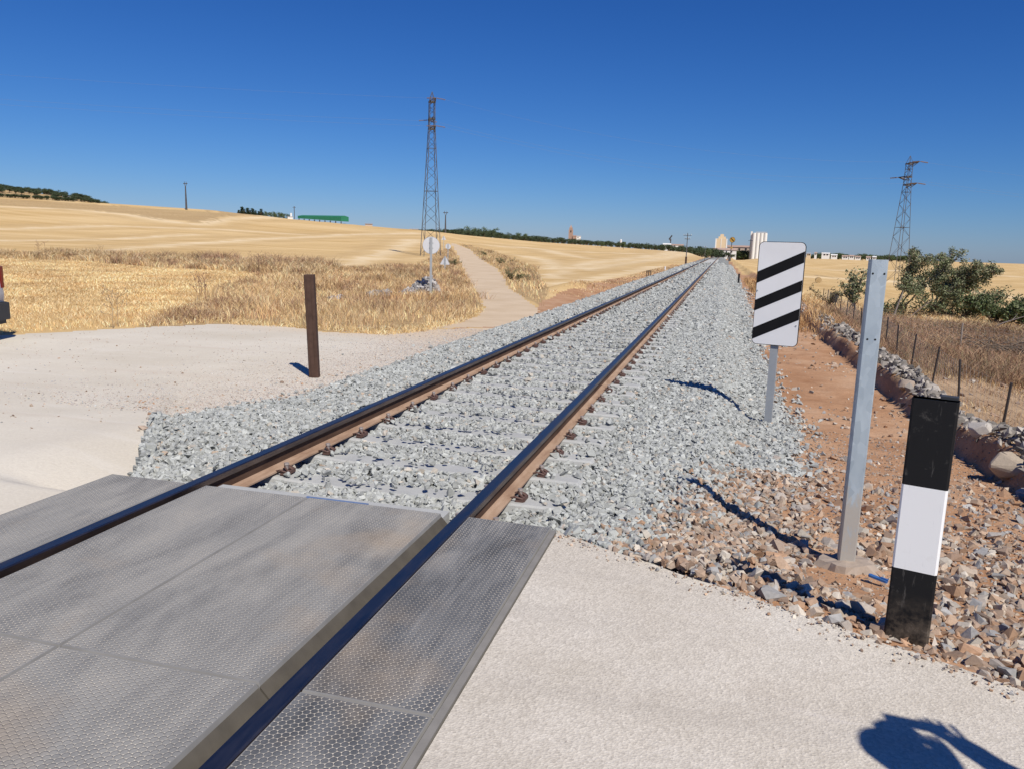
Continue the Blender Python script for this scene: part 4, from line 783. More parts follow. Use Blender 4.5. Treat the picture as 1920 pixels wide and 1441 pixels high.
p = hit(1745, 590); lean_tree('small_tree', (p[0], p[1]), P(1800, 500, math.hypot(p[0], p[1])), 1.0, 17000, .105, 'fuller wind-bent tree with a wide dense crown at far right', 6, EU, 8)
p = hit(1600, 590); lean_tree('shrub', (p[0], p[1]), P(1602, 524, math.hypot(p[0], p[1])), .62, 1500, .13, 'sparse grey-green shrub left of the galvanised post top', 7, EU, 6, .03)
p = hit(1555, 580); lean_tree('shrub', (p[0], p[1]), P(1560, 548, math.hypot(p[0], p[1])), .5, 700, .11, 'low dull shrub beside the right edge of the striped board', 8, [(.22, .18, .10), (.16, .15, .08)], 6, .02)
for k, (u, v, h, sp, n) in enumerate(((1790, 602, 556, 1.3, 7000), (1868, 612, 572, .9, 5200), (1918, 618, 574, .9, 5200))):
    p = hit(u, v); lean_tree('shrub', (p[0], p[1]), P(u+4, h, math.hypot(p[0], p[1])), sp, n, .12, ['tangled dark shrub under the wide leaning tree', 'low green shrub behind the sheep netting at right', 'green shrub at the right edge above the netting', 'green shrub beyond the right edge of the netting'][k], 20+k, GR+EU[:2] if k else EU[:3], 7, .03)
# bent bare poles / dead branches
for k, (pts, r, lb) in enumerate((([(1672, 602), (1682, 575), (1694, 545)], .045, 'bare leaning trunk standing at the fence below the far pylon'), ([(1848, 620), (1880, 606), (1925, 592)], .035, 'grey dead branch lying across the netting at far right'), ([(1700, 598), (1724, 580), (1748, 562)], .03, 'dry leaning stick under the first bent tree'))):
    b = hit(*pts[0]); D_ = math.hypot(b[0], b[1]); q = [Vector((b[0], b[1], b[2]-.05))]+[Vector(P(u, v, D_)) for u, v in pts[1:]]; mb = MB(); mb.tube(q, [r, r*.8, r*.35], 7); tw = q[1].lerp(q[2], .4); mb.tube([tw, tw+Vector((.2, .1, .25))], [r*.4, r*.15], 5); o = mb.build('dead_branch', 'dead_wood'); tag(o, lb, 'branch')
# brushwood pile at right
p = hit(1885, 672); mb = MB()
for i in range(420):
    a = random.uniform(0, 6.28); q = Vector((random.gauss(0, .9), random.gauss(0, .55), abs(random.gauss(0, .22)))); L_ = random.uniform(.25, .8); d_ = Vector((math.cos(a), math.sin(a), random.uniform(-.15, .5)))*L_; mb.tube([q, q+d_*.5+Vector((0, 0, .04)), q+d_], [.012, .010, .004], 4, 0, False)
o = mb.build('brush_pile', 'bark', loc=(p[0]+.35, p[1]+.2, p[2])); tag(o, 'tangled dark cut brushwood on the dry ground at right', 'brushwood', kind='stuff')
# hay bale
p = hit(1534, 531); D_ = math.hypot(p[0], p[1]); H = 10*D_/F; mb = MB(); mb.tube([(-.0, -H*.45, H*.5), (0, H*.45, H*.5)], H*.5, 18); mb.tube([(0, -H*.452, H*.5), (0, -H*.47, H*.5)], [H*.3, H*.25], 12); o = mb.build('hay_bale', 'hay', loc=tuple(p), smooth=False); tag(o, 'dark round hay bale alone in the stubble right of the striped board', 'hay bale')
# ------------------------------------------------------------------ buildings
def bld(name, u, D, label, cat, parts):
    """parts: (part, material, u0, u1, vtop, vbottom or None, depth m, kind)"""
    p = P(u, 470, D); g = G(p[0], p[1])-.5; hd = math.atan2(-p[0], p[1]); e = empty(name, (p[0], p[1], g), hd, label, cat)
    for nm, mt, ua, ub, vt, vb, dp, kd in parts:
        x0, x1 = (ua-u)*D/F, (ub-u)*D/F; z1 = float(P((ua+ub)/2, vt, D)[2])-g; z0 = 0 if vb is None else float(P((ua+ub)/2, vb, D)[2])-g; mb = MB(); y0 = -dp/2
        if kd == 'box': mb.box(((x0+x1)/2, 0, (z0+z1)/2), (x1-x0, dp, z1-z0))
        elif kd == 'front': mb.box(((x0+x1)/2, -dp/2-.08, (z0+z1)/2), (x1-x0, .2, z1-z0))
        elif kd == 'gable':
            mb.add([(x0, -dp/2, z0), (x1, -dp/2, z0), (x1, dp/2, z0), (x0, dp/2, z0), (x0, 0, z1), (x1, 0, z1)], [(0, 1, 5, 4), (2, 3, 4, 5), (0, 4, 3), (1, 2, 5), (0, 3, 2, 1)])
        elif kd == 'pyr': mb.add([(x0, -dp/2, z0), (x1, -dp/2, z0), (x1, dp/2, z0), (x0, dp/2, z0), ((x0+x1)/2, 0, z1)], [(0, 1, 4), (1, 2, 4), (2, 3, 4), (3, 0, 4), (0, 3, 2, 1)])
        elif kd == 'cyls':
            n = max(2, int(round((x1-x0)/2.4))); r = (x1-x0)/n/2
            for i in range(n): mb.tube([(x0+r*(2*i+1), -dp/2+r*.3, z0), (x0+r*(2*i+1), -dp/2+r*.3, z1)], r*.98, 14)
            mb.box(((x0+x1)/2, 0, (z0+z1)/2), ((x1-x0)*.99, dp-.4, (z1-z0)*.998))
        mb.build(nm, mt, e)
    return e
W_ = lambda ua, ub, vt, vb, dp: ('window', 'dark_opening', ua, ub, vt, vb, dp, 'front')
bld('grain_silo', 1351, 600, 'cream stepped grain silo building where the rails vanish', 'silo', [('wall', 'cream_wall', 1341, 1361.5, 448, None, 9, 'box'), ('upper_storey', 'cream_wall', 1346, 1358.5, 444, 448, 7, 'box'), ('top_storey', 'cream_wall', 1349, 1355, 439.5, 444, 5, 'box'), ('pilaster', 'white_wall', 1341, 1343, 448, 466, 9, 'front'), ('pilaster', 'white_wall', 1359.5, 1361.5, 448, 466, 9, 'front'), ('pilaster', 'white_wall', 1350.5, 1351.5, 448, 466, 9, 'front')])
bld('long_building', 1359, 560, 'long white building with brown roof at the foot of the cream silo', 'building', [('wall', 'white_wall', 1339, 1379, 469, None, 8, 'box'), ('roof', 'pale_roof', 1338, 1380, 465.5, 469, 9, 'gable'), W_(1345, 1347, 471, 474, 8), W_(1353, 1355, 471, 474, 8), W_(1361, 1363, 471, 474, 8), W_(1370, 1372, 471, 474, 8)])
bld('brown_warehouse', 1390, 640, 'low brown warehouse between the two silos', 'building', [('wall', 'brown_wall', 1366, 1408, 464, None, 12, 'box'), ('roof', 'red_roof', 1365, 1409, 460.5, 464, 13, 'gable'), W_(1375, 1378, 466, 469, 12), W_(1385, 1388, 466, 469, 12), W_(1396, 1399, 466, 469, 12)])
bld('white_silo', 1422, 620, 'tall white ribbed silo block just left of the striped board', 'silo', [('silo_cells', 'white_wall', 1410, 1435, 437.5, None, 9, 'cyls'), ('stair_tower', 'white_wall', 1407, 1410, 434.5, None, 5, 'box'), ('top_gallery', 'grey_roof', 1415, 1434, 435, 437.5, 6, 'box')])
mb = MB(); p = P(1405.5, 475, 610); g = G(p[0], p[1]); zt = float(P(1405.5, 449, 610)[2]); mb.tube([(0, 0, 0), (0, 0, zt-g)], [.5, .3], 6); mb.box((0, 0, zt-g-1), (3.2, .3, .3)); o = mb.build('mast', 'lattice_dark', loc=(p[0], p[1], g)); tag(o, 'dark mast just left of the tall white silo', 'mast')
bld('church_tower', 1069.5, 880, 'brown stone church tower with pointed top above the olive grove', 'church', [('tower', 'stone_wall', 1065, 1073, 431, None, 5, 'box'), ('belfry', 'stone_wall', 1066, 1072, 427, 431, 4, 'box'), ('spire', 'stone_wall', 1066.8, 1071, 421.5, 427, 2.6, 'pyr'), W_(1068, 1070, 432.5, 436, 5), ('nave', 'stone_wall', 1073, 1080, 443, None, 9, 'box'), ('nave_roof', 'red_roof', 1073, 1081, 441.5, 443, 9.5, 'gable')])
bld('white_house', 1084, 860, 'small white house right of the church tower', 'house', [('wall', 'white_wall', 1080, 1088, 443.5, None, 6, 'box'), ('roof', 'grey_roof', 1079.5, 1088.5, 442, 443.5, 6.5, 'gable'), W_(1082, 1083.5, 444.5, 447, 6)])
bld('white_shed', 1250, 700, 'white shed roof above the olive grove left of the telegraph pole', 'shed', [('wall', 'white_wall', 1243, 1257, 459, None, 8, 'box'), ('roof', 'white_wall', 1242.5, 1257.5, 456.5, 459, 9, 'gable'), W_(1248, 1252, 460, 463, 8)])
bld('red_roofed_house', 1269, 690, 'low red-roofed house beside the white shed', 'house', [('wall', 'white_wall', 1259, 1280, 460, None, 7, 'box'), ('roof', 'red_roof', 1258.5, 1281, 458, 460, 8, 'gable'), W_(1264, 1266, 461, 463, 7)])
p = P(1257, 460, 720); g = G(p[0], p[1]); z1 = float(P(1257, 448, 720)[2])-g; k_ = 720/F; e = empty('crane', (p[0], p[1], g), -.1, 'small dark crane above the white shed roof', 'crane'); mb = MB(); mb.tube([(0, 0, 0), (0, 0, z1)], .5, 6); mb.build('mast', 'lattice_dark', e); mb = MB(); mb.bar((-3*k_, 0, z1-.5), (2*k_, 0, z1+6*k_), 1.0); mb.bar((-3*k_, 0, z1-.5), (1*k_, 0, z1-2.0), .8); mb.build('jib', 'lattice_dark', e)
p = P(1163.5, 466, 420); g = G(p[0], p[1]); z1 = float(P(1163.5, 450, 420)[2])-g; mb = MB(); mb.tube([(0, 0, 0), (0, 0, z1-1)], .12, 6); mb.tube([(0, 0, z1-1.4), (0, 0, z1)], [.55, .55], 12); mb.tube([(0, 0, z1), (0, 0, z1+.3)], [.5, .1], 12); o = mb.build('water_tank', 'white_wall', loc=(p[0], p[1], g)); tag(o, 'small white tank on a thin post in front of the grove', 'water tank')
# green shed on the ridge
D_ = 232; e = empty('green_shed', tuple(P(606, 414, D_)[:2])+(G(*P(606, 414, D_)[:2]),), -HEAD-.05, 'long open shed with green sheet roof on the left skyline', 'shed'); g = e.location.z; x0, x1 = (553-606)*D_/F*1.02, (658-606)*D_/F*1.02; zr = [float(P(553, 402, D_)[2])-g, float(P(658, 406.5, D_)[2])-g]; zb2 = [float(P(553, 408.5, D_)[2])-g, float(P(658, 417, D_)[2])-g]
mb = MB(); v = [(x0, -1.5, zb2[0]), (x1, -1.5, zb2[1]), (x1, -1.5, zr[1]-.3), (x0, -1.5, zr[0]-.3), (x0, 1.5, zb2[0]), (x1, 1.5, zb2[1]), (x1, 1.5, zr[1]-.3), (x0, 1.5, zr[0]-.3), (x0, 0, zr[0]), (x1, 0, zr[1])]; mb.add(v, [(0, 1, 2, 3), (5, 4, 7, 6), (3, 2, 9, 8), (6, 7, 8, 9), (0, 3, 8, 7, 4), (1, 5, 6, 9, 2)]); mb.build('green_cladding', 'green_sheet', e)
mb = MB()
for k in range(26): f = k/25; mb.box((x0+(x1-x0)*f, -1.53, (zr[0]+(zr[1]-zr[0])*f+zb2[0]+(zb2[1]-zb2[0])*f)/2-.1), (.07, .05, (zr[0]-zb2[0])*.9))
mb.build('ribs', 'green_sheet', e)
for k in range(9): f = k/8; zz = zb2[0]+(zb2[1]-zb2[0])*f; mb = MB(); mb.box((x0+(x1-x0)*f*.98+.1, -1.2, zz/2-1.6), (.2, .2, zz+3.1)); mb.build('post', 'lattice_dark', e)
mb = MB(); mb.box(((x0+x1)/2, 1.3, -.9), ((x1-x0)*.9, .2, 2.4)); mb.build('rear_wall', 'white_wall', e)
bld('white_tank_house', 545.5, 236, 'small white hut at the left end of the green shed', 'hut', [('wall', 'white_wall', 541, 550, 407, None, 2, 'box'), ('roof', 'grey_roof', 540.5, 550.5, 405.8, 407, 2.3, 'gable'), ('turret', 'white_wall', 545.5, 548.5, 400, 407, 1, 'box')])
bld('low_hut', 690, 240, 'low brown hut on the slope right of the green shed', 'hut', [('wall', 'brown_wall', 685, 698, 420.5, None, 3, 'box'), ('roof', 'grey_roof', 684.5, 698.5, 418.8, 420.5, 3.4, 'gable')])
bld('white_farmhouse', 776, 300, 'low white farmhouse on the skyline left of the lattice pylon', 'house', [('wall', 'white_wall', 768, 784, 430.5, None, 4, 'box'), ('roof', 'grey_roof', 767.5, 784.5, 428.8, 430.5, 4.5, 'gable'), W_(772, 773.5, 431.5, 433, 4)])
bld('white_farmhouse', 135, 420, 'white farmhouse below the dark hill at far left', 'house', [('wall', 'white_wall', 127, 143, 370, None, 4, 'box'), ('roof', 'grey_roof', 126.5, 143.5, 368.3, 370, 4.5, 'gable'), W_(131, 133, 371, 373, 4)])
town = [(1517, 7, 474, 'grey'), (1530, 4, 473, 'white'), (1549, 13, 474, 'shed'), (1565, 10, 477, 'shed'), (1586, 10, 479, 'white'), (1598, 8, 478.5, 'white'), (1610, 9, 480, 'red'), (1630, 7, 481, 'white'), (1641, 6, 480.5, 'shed')]
tl = ['pale house at the left end of the town beside the striped board', 'narrow white house in the town beside the striped board', 'large white shed roof in the far town', 'smaller white shed roof right of the large one in the town', 'white house in the middle of the far town', 'second white house right of the middle of the town', 'red-roofed house near the right end of the town', 'white house left of the galvanised post top', 'pale shed just left of the galvanised post top']
for (u, w, vt, kd), lb in zip(town, tl):
    vb = np.interp(u, [1500, 1740], [483, 492]); bld('town_house', u, 610, lb, 'house', [('wall', 'white_wall' if kd != 'grey' else 'cream_wall', u-w/2, u+w/2, vt+2, None, 6, 'box'), ('roof', {'shed': 'white_wall', 'red': 'red_roof', 'white': 'pale_roof', 'grey': 'grey_roof'}[kd], u-w/2-.4, u+w/2+.4, vt, vt+2, 6.6, 'gable'), W_(u-w*.25, u-w*.05, vt+3, vt+5, 6), W_(u+w*.1, u+w*.3, vt+3, vt+5, 6)])
# ------------------------------------------------------------------ car at the left edge
cb = gp(14, 655, -.22); hdg = math.radians(180+22); e = empty('white_van', (0, 0, 0), 0, 'white car with dark bumper and red tail light parked at the left edge', 'car')
Lc, Wc = 4.2, 1.75; dirv = Vector((math.cos(hdg), math.sin(hdg), 0)); side = Vector((-dirv.y, dirv.x, 0)); rear = Vector((cb[0]-.93, cb[1]-.05, 0)); cen = rear+dirv*(Lc/2+.03)+side*(-Wc*.5); e.location = (cen.x, cen.y, G(cen.x, cen.y)+.0); e.rotation_euler = (0, 0, hdg)
# local: +x forward, y across
prof = [(-2.02, .42), (-2.06, .78), (-2.04, 1.15), (-1.92, 1.42), (-1.80, 1.62), (-1.5, 1.70), (.3, 1.66), (.75, 1.45), (1.2, 1.08), (1.9, .95), (2.08, .75), (2.1, .42)]
def carshell(prof, w, inset):
    v = []; f = []; ys = [-w/2, -w/2+.06, w/2-.06, w/2]
    for j, yy in enumerate(ys):
        for x_, z_ in prof:
            k = 1-(inset*max(0, z_-.95)/.7); sh = .985 if j in (0, 3) else 1.0
            v.append((x_*sh, yy*k, z_ if j in (1, 2) else (z_-.03 if z_ > .6 else z_)))
    n = len(prof)
    for j in range(3):
        for i in range(n): f.append((j*n+i, j*n+(i+1) % n, (j+1)*n+(i+1) % n, (j+1)*n+i))
    f.append(tuple(range(n))); f.append(tuple(range(3*n, 4*n))); return v, f
v, f = carshell(prof, Wc, .14); mb = MB(); mb.add(v, f); mb.build('body', 'car_white', e, True)
bm_ = MB(); bm_.box((-2.04, 0, .50), (.20, Wc+.02, .28), 0, 0, .09); bm_.box((-2.02, 0, .635), (.15, Wc-.02, .03), 0, 0, .07); bm_.box((-2.0, 0, .34), (.16, Wc-.06, .10), 0, 0, .07); bm_.build('rear_bumper', 'bumper_grey', e)
bm_ = MB(); bm_.box((2.04, 0, .50), (.22, Wc+.01, .34), 0, 0, .07); bm_.build('front_bumper', 'bumper_grey', e)
for sy in (-1, 1):
    mb = MB(); mb.box((-2.0, sy*(Wc/2-.085), 1.06), (.13, .16, .36), 0, 0, .04); mb.build('tail_light', 'tail_red', e); mb = MB(); mb.box((2.04, sy*(Wc/2-.22), .82), (.12, .30, .16), 0, 0, .04); mb.build('headlight', 'glass_white', e)
    for sx in (-1.28, 1.28):
        mb = MB(); mb.tube([(sx, sy*(Wc/2-.2), .32), (sx, sy*(Wc/2+.005), .32)], .32, 24); w_ = mb.build('wheel', 'tyre', e); mb = MB(); mb.tube([(sx, sy*(Wc/2+.0), .32), (sx, sy*(Wc/2+.02), .32)], .19, 16); mb.build('rim', 'rim', w_)
    mb = MB(); mb.add([(-1.55, sy*(Wc/2-.035), 1.12), (.95, sy*(Wc/2-.035), 1.10), (.35, sy*(Wc/2-.105), 1.55), (-1.5, sy*(Wc/2-.105), 1.57)], [(0, 1, 2, 3)]); mb.build('side_window', 'car_glass', e)
mb = MB(); mb.add([(-2.055, -.68, 1.14), (-2.055, .68, 1.14), (-1.86, .62, 1.56), (-1.86, -.62, 1.56)], [(0, 1, 2, 3)]); mb.build('rear_window', 'car_glass', e)
mb = MB(); mb.add([(1.19, -.68, 1.12), (1.19, .68, 1.12), (.42, .62, 1.62), (.42, -.62, 1.62)], [(0, 1, 2, 3)]); mb.build('windscreen', 'car_glass', e)
# ------------------------------------------------------------------ dry grass
def blades(name, x, y, h, w, cols, label, bend=.35, tilt=.25, cat='grass'):
    n = len(x); z = gz(x, y)-.02; a = RNG.uniform(0, 2*math.pi, n); ta = RNG.uniform(0, 2*math.pi, n); tl = np.abs(RNG.normal(0, tilt, n))*h; b2 = bend*h*RNG.uniform(.2, 1, n)
    px, py = np.cos(a)*w/2, np.sin(a)*w/2; dx, dy = np.cos(ta), np.sin(ta); V = np.zeros((n, 5, 3)); V[:, 0] = np.stack([x-px, y-py, z], 1); V[:, 1] = np.stack([x+px, y+py, z], 1)
    mx, my = x+dx*tl*.5, y+dy*tl*.5; V[:, 2] = np.stack([mx+px*.75, my+py*.75, z+h*.55], 1); V[:, 3] = np.stack([mx-px*.75, my-py*.75, z+h*.55], 1); V[:, 4] = np.stack([x+dx*(tl+b2), y+dy*(tl+b2), z+h*RNG.uniform(.85, 1, n)], 1)
    b = np.arange(n)[:, None]*5; F3 = np.concatenate([b+[0, 1, 2], b+[0, 2, 3], b+[3, 2, 4]]); cols = np.array(cols); c = cols[RNG.integers(0, len(cols), n)]*RNG.uniform(.7, 1.3, (n, 1)); pk = noise(x, y, 90, .55, 3)[:, None]; pr = noise(x, y, 91, .9, 3)[:, None]; c = c*(1.18+.55*pk)*(1+np.array([.03, -.05, -.10])*np.clip(pr*2, 0, 1)); C = np.repeat(np.clip(c, .02, .85), 5, 0).reshape(n, 5, 3)
    o = bigmesh(name, V.reshape(-1, 3), F3, 'dry_grass', C.reshape(-1, 3), 3); tag(o, label, cat, kind='stuff')
ST = [(.60, .43, .21), (.70, .53, .29), (.52, .36, .17), (.44, .29, .14), (.74, .60, .37)]; DR = [(.50, .35, .18), (.38, .24, .13), (.58, .44, .25), (.42, .28, .16), (.32, .20, .12), (.52, .43, .27)]
def sample(poly, n, jit=0):
    q = np.array(poly); lo, hi = q.min(0), q.max(0); x = RNG.uniform(lo[0], hi[0], n); y = RNG.uniform(lo[1], hi[1], n); ok = inpoly(x, y, poly); return x[ok], y[ok]
def grow(name, poly, n, h0, label, cols, w=.012, ss=1.0, seed=70, bend=.4, tilt=.42, thin=.0):
    x, y = sample(poly, n); k = noise(x, y, seed, .5, 3); r = np.hypot(x, y); ok = RNG.random(len(x)) < np.clip(.75+k*.9-thin, .12, 1); x, y, k, r = x[ok], y[ok], k[ok], r[ok]
    h = h0*np.clip(.75+k*.75, .3, 1.5)*RNG.uniform(.45, 1.15, len(x)); blades(name, x, y, h, w*np.clip(r/16, 1, 3.2)*RNG.uniform(.6, 1.3, len(x)), cols, label, bend, tilt)
grow('dry_grass', VERGE_A, 460000, .40, 'tall tangled dry grass and weeds between the road and the dirt track', DR+ST[:3], .011)
grow('dry_grass', VERGE_B, 260000, .62, 'long strip of tall dry grass across the left stubble field', DR+ST, .011, seed=72)
grow('dry_grass', VERGE_D, 150000, .42, 'dry grass bank on the right side of the dirt track', DR+ST[:3]+[(.22, .20, .10)], .011, seed=73)
# darker brown scrub tangle at the left end of the verge
q = HP([(262, 612), (300, 598), (345, 578), (400, 560), (470, 556), (480, 585), (430, 604), (350, 608)]); grow('brown_scrub', q, 30000, .34, 'dark brown dead scrub at the left tip of the grass verge', [(.22, .13, .08), (.30, .19, .11), (.17, .10, .07), (.40, .28, .16)], .010, seed=74, tilt=.8)
# near stubble
q = HP([(-300, 640), (0, 627), (250, 613), (420, 606), (380, 560), (430, 528), (500, 513), (450, 510), (300, 503), (150, 490), (0, 486), (-300, 480)]); x, y = sample(q, 330000); k = noise(x, y, 75, .5, 3)
blades('stubble', x, y, RNG.uniform(.05, .13, len(x)), .010*np.clip(np.hypot(x, y)/15, 1, 2.5), ST, 'short cut straw stubble covering the near left field', .3, .7)
q = HP([(430, 609), (560, 616), (720, 630), (800, 622), (870, 604), (908, 584), (900, 572), (850, 600), (790, 612), (700, 618), (600, 612), (430, 602)]); x, y = sample(q, 26000); blades('straw_litter', x, y, RNG.uniform(.04, .14, len(x)), .012, ST, 'thin straw litter along the edge of the pale road', .5, .9)
# right side grass
def clumps(name, poly, nc, h0, cols, label, seed, per=70, spread=.22, tilt=.75):
    cx_, cy_ = sample(poly, nc); k = np.repeat(np.arange(len(cx_)), per); hs_ = RNG.uniform(.6, 1.3, len(cx_))
    x = cx_[k]+RNG.normal(0, spread, len(k)); y = cy_[k]+RNG.normal(0, spread, len(k)); blades(name, x, y, h0*hs_[k]*RNG.uniform(.35, 1.1, len(k)), .009*np.clip(np.hypot(x, y)/18, 1, 3), cols, label, .5, tilt)
BR_ = [(.24, .14, .085), (.32, .20, .12), (.40, .28, .17), (.19, .13, .09), (.36, .22, .15)]
clumps('weed_clumps', VERGE_A, 900, .50, BR_+DR[:2], 'brown dead weed clumps in the verge between road and dirt track', 1)
clumps('weed_clumps', VERGE_B, 260, .80, BR_, 'brown dead weed clumps along the far grass strip', 2)
clumps('weed_clumps', VERGE_D, 260, .50, BR_+[(.20, .20, .11), (.16, .17, .09)], 'brown and olive weed clumps on the bank right of the dirt track', 3)
clumps('weed_clumps', HOLLOW, 900, .6, BR_+DR, 'unmown brown weeds in the hollow of the left hill', 4, 30, .7)
def rpoly(x0, x1, y0, y1): return [(x0, y0), (x1, y0), (x1+1, y1), (x0, y1)]
clumps('weed_clumps', rpoly(3.9, 19, 18, 37), 2300, .40, BR_+BR_+[(.14, .10, .07), (.20, .19, .10), (.46, .33, .18), (.10, .075, .055)], 'dark brown dead weeds and scrub under the bushes on the right', 5, 60, .3)
clumps('weed_clumps', rpoly(4.0, 12, 9, 19), 120, .16, BR_, 'low brown dead weeds on the dry ground behind the wire fence', 6, 45, .2)
grow('dry_grass', rpoly(2.9, 14, 6.5, 20), 60000, .13, 'short patchy dry grass behind the wire fence', DR+ST, .010, seed=76, thin=.62, tilt=.6)
grow('dry_grass', rpoly(3.5, 22, 33, 50), 150000, .36, 'straw coloured dry grass around the bushes on the right', DR+ST, .011, seed=77, thin=.55)
grow('dry_grass', rpoly(1.5, 3.3, 19, 60), 26000, .35, 'dry grass tufts at the far end of the rubble wall', [(.42, .26, .12), (.5, .34, .17), (.36, .21, .10)], .011, seed=78, thin=.25)
grow('dry_grass', rpoly(-6.6, -5.2, 30, 110), 30000, .16, 'thin dry grass along the left foot of the ballast', DR, .011, seed=79, thin=.3)
# tall thistles
TH = []
def thistles(lst, label, hh):
    mb = MB()
    for (u, v) in lst:
        p = hit(u, v); h = hh*random.uniform(.75, 1.2); tp_ = Vector((p[0]+random.gauss(0, .06), p[1], p[2]+h)); b_ = Vector(p); mb.tube([b_, b_.lerp(tp_, .5)+Vector((.01, 0, 0)), tp_], [.012, .009, .005], 4, 0, False)
        for k in range(9): f = random.uniform(.35, 1); q = b_.lerp(tp_, f); e_ = q+Vector((random.gauss(0, .14), random.gauss(0, .14), random.uniform(.04, .2)))*1.0; mb.tube([q, e_], [.005, .004], 3, 0, False); mb.tube([e_, e_+Vector((0, 0, .035))], [.016, .010], 5)
    return mb
for i, (c0, n_, lb) in enumerate((((75, 489), 3, 'tallest dead thistle clump at the left of the far grass strip'), ((188, 494), 3, 'dead thistle clump in the middle of the far grass strip'), ((490, 512), 12, 'reddish dead thistle thicket above the dark post'), ((395, 560), 6, 'dead thistles above the brown scrub at the verge tip'), ((760, 530), 5, 'dead thistles left of the round sign'), ((215, 614), 2, 'lone dead weed at the edge of the near stubble'))):
    mb = thistles([(c0[0]+random.gauss(0, n_*2.0+2), c0[1]+random.gauss(0, 2)) for _ in range(n_)], lb, 1.05 if i < 3 else .62); o = mb.build('thistle_clump', simple('thistle%d' % i, (.24, .14, .09) if i in (0, 2, 3) else (.34, .24, .14), .9, 0, .3)); tag(o, lb, 'thistles')
# small dark green bushes on the bank right of the dirt track
for i, (u, v, h, lb) in enumerate(((944, 497, .55, 'dark green bush on the bank right of the dirt track'), (908, 480, .5, 'small olive-green tuft higher up the track bank'), (848, 500, .45, 'brown-green tuft on the left edge of the dirt track'), (960, 528, .45, 'low brown bush on the bank nearest the rails'))):
    p = hit(u, v); lean_tree('bush', (p[0], p[1]), (p[0], p[1], p[2]+h), .42, 500, .10, lb, 60+i, [(.16, .15, .07), (.22, .19, .10), (.10, .12, .05)], 7, .012)
# ------------------------------------------------------------------ bystander just outside the frame, whose shadow falls on the concrete
AZS, ELS = math.radians(-41), math.radians(48)
sunv = Vector((-math.sin(AZS)*math.cos(ELS), -math.cos(AZS)*math.cos(ELS), math.sin(ELS)))
def from_shadow(u, v, z): g_ = gp(u, v, 0); k = z/sunv.z; return Vector((g_[0], g_[1], 0))+sunv*k
def skin(name, chain, rad, edges, mt, parent, lv=2):
    me = bpy.data.meshes.new(name); me.from_pydata([tuple(c) for c in chain], edges, []); me.update(); me.materials.append(M[mt]); o = bpy.data.objects.new(name, me); COL.objects.link(o)
    if parent: o.parent = parent
    s = o.modifiers.new('s', 'SKIN'); s.use_smooth_shade = True; lay = me.skin_vertices[0].data if me.skin_vertices else None
    if lay is None: bmm = bmesh.new(); bmm.from_mesh(me); bmm.verts.layers.skin.verify(); bmm.to_mesh(me); bmm.free(); lay = me.skin_vertices[0].data
    for i, r in enumerate(rad): lay[i].radius = (r, r) if not isinstance(r, tuple) else r
    lay[0].use_root = True; b_ = o.modifiers.new('b', 'SUBSURF'); b_.levels = lv; b_.render_levels = lv; return o
ht = from_shadow(1668, 1400, 1.74); bp = empty('person', (ht.x, ht.y, 0), 0, 'bystander in blue shirt, dark trousers and cap raising a phone with the right hand', 'person')
L = [Vector(q) for q in [(0, 0, .95), (0, .01, 1.10), (0, .01, 1.25), (0, 0, 1.40), (0, 0, 1.50), (0, .02, 1.57), (0, .03, 1.65), (0, .01, 1.72),
     (.09, 0, .90), (.10, .02, .50), (.11, 0, .09), (.12, .16, .04), (-.09, 0, .90), (-.10, -.01, .50), (-.12, -.03, .09), (-.13, .13, .04),
     (-.17, 0, 1.41), (-.22, .16, 1.20), (-.06, .34, 1.42), (.0, .40, 1.50)]]
hand = from_shadow(1805, 1392, 1.66)-Vector((ht.x, ht.y, 0)); h2_ = from_shadow(1778, 1412, 1.58)-Vector((ht.x, ht.y, 0)); L[19] = h2_; L[18] = h2_+Vector((-.04, -.05, -.07)); el_ = Vector((.36, .10, 1.30)); wr_ = hand+Vector((.03, -.05, -.10))
L += [Vector((.17, 0, 1.41)), el_, wr_, hand]
L += []
R_ = [(.16, .11), (.135, .10), (.15, .10), (.15, .09), .055, .065, .085, .055, .09, .062, .045, .04, .09, .062, .045, .04, .055, .042, .032, .035, .07, .066, .055, (.062, .035)]
ED = [(0, 1), (1, 2), (2, 3), (3, 4), (4, 5), (5, 6), (6, 7), (0, 8), (8, 9), (9, 10), (10, 11), (0, 12), (12, 13), (13, 14), (14, 15), (3, 16), (16, 17), (17, 18), (18, 19), (3, 20), (20, 21), (21, 22), (22, 23)]
f0_ = len(L)
for k, (dx, ln, cu) in enumerate(((-.030, .070, .6), (-.010, .085, .4), (.012, .078, .5), (.032, .060, .7))):
    a = hand+Vector((dx, .005, .03)); L += [a, a+Vector((dx*.3, .012, ln*.5)), a+Vector((dx*.35, .04, ln*.95))]; R_ += [.0095, .009, .008]; b0 = f0_+3*k; ED += [(23, b0), (b0, b0+1), (b0+1, b0+2)]
L += [hand+Vector((-.045, .01, -.01)), hand+Vector((-.075, .035, .025))]; R_ += [.010, .009]; ED += [(23, len(L)-2), (len(L)-2, len(L)-1)]
fl = len(L); wl = L[19]
for k in range(4): a = wl+Vector((-.02+k*.016, .01, .03)); L += [a, a+Vector((-.01+.006*k, .02, .06))]; R_ += [.009, .008]; ED += [(19, fl+2*k), (fl+2*k, fl+2*k+1)]
body = skin('body', L, R_, ED, 'skin', bp)
skin('shirt', [L[i] for i in (0, 1, 2, 3, 16, 17, 20, 21)], [(.175, .125), (.155, .115), (.17, .115), (.165, .10), .075, .075, .085, .085], [(0, 1), (1, 2), (2, 3), (3, 4), (4, 5), (3, 6), (6, 7)], 'shirt', bp)
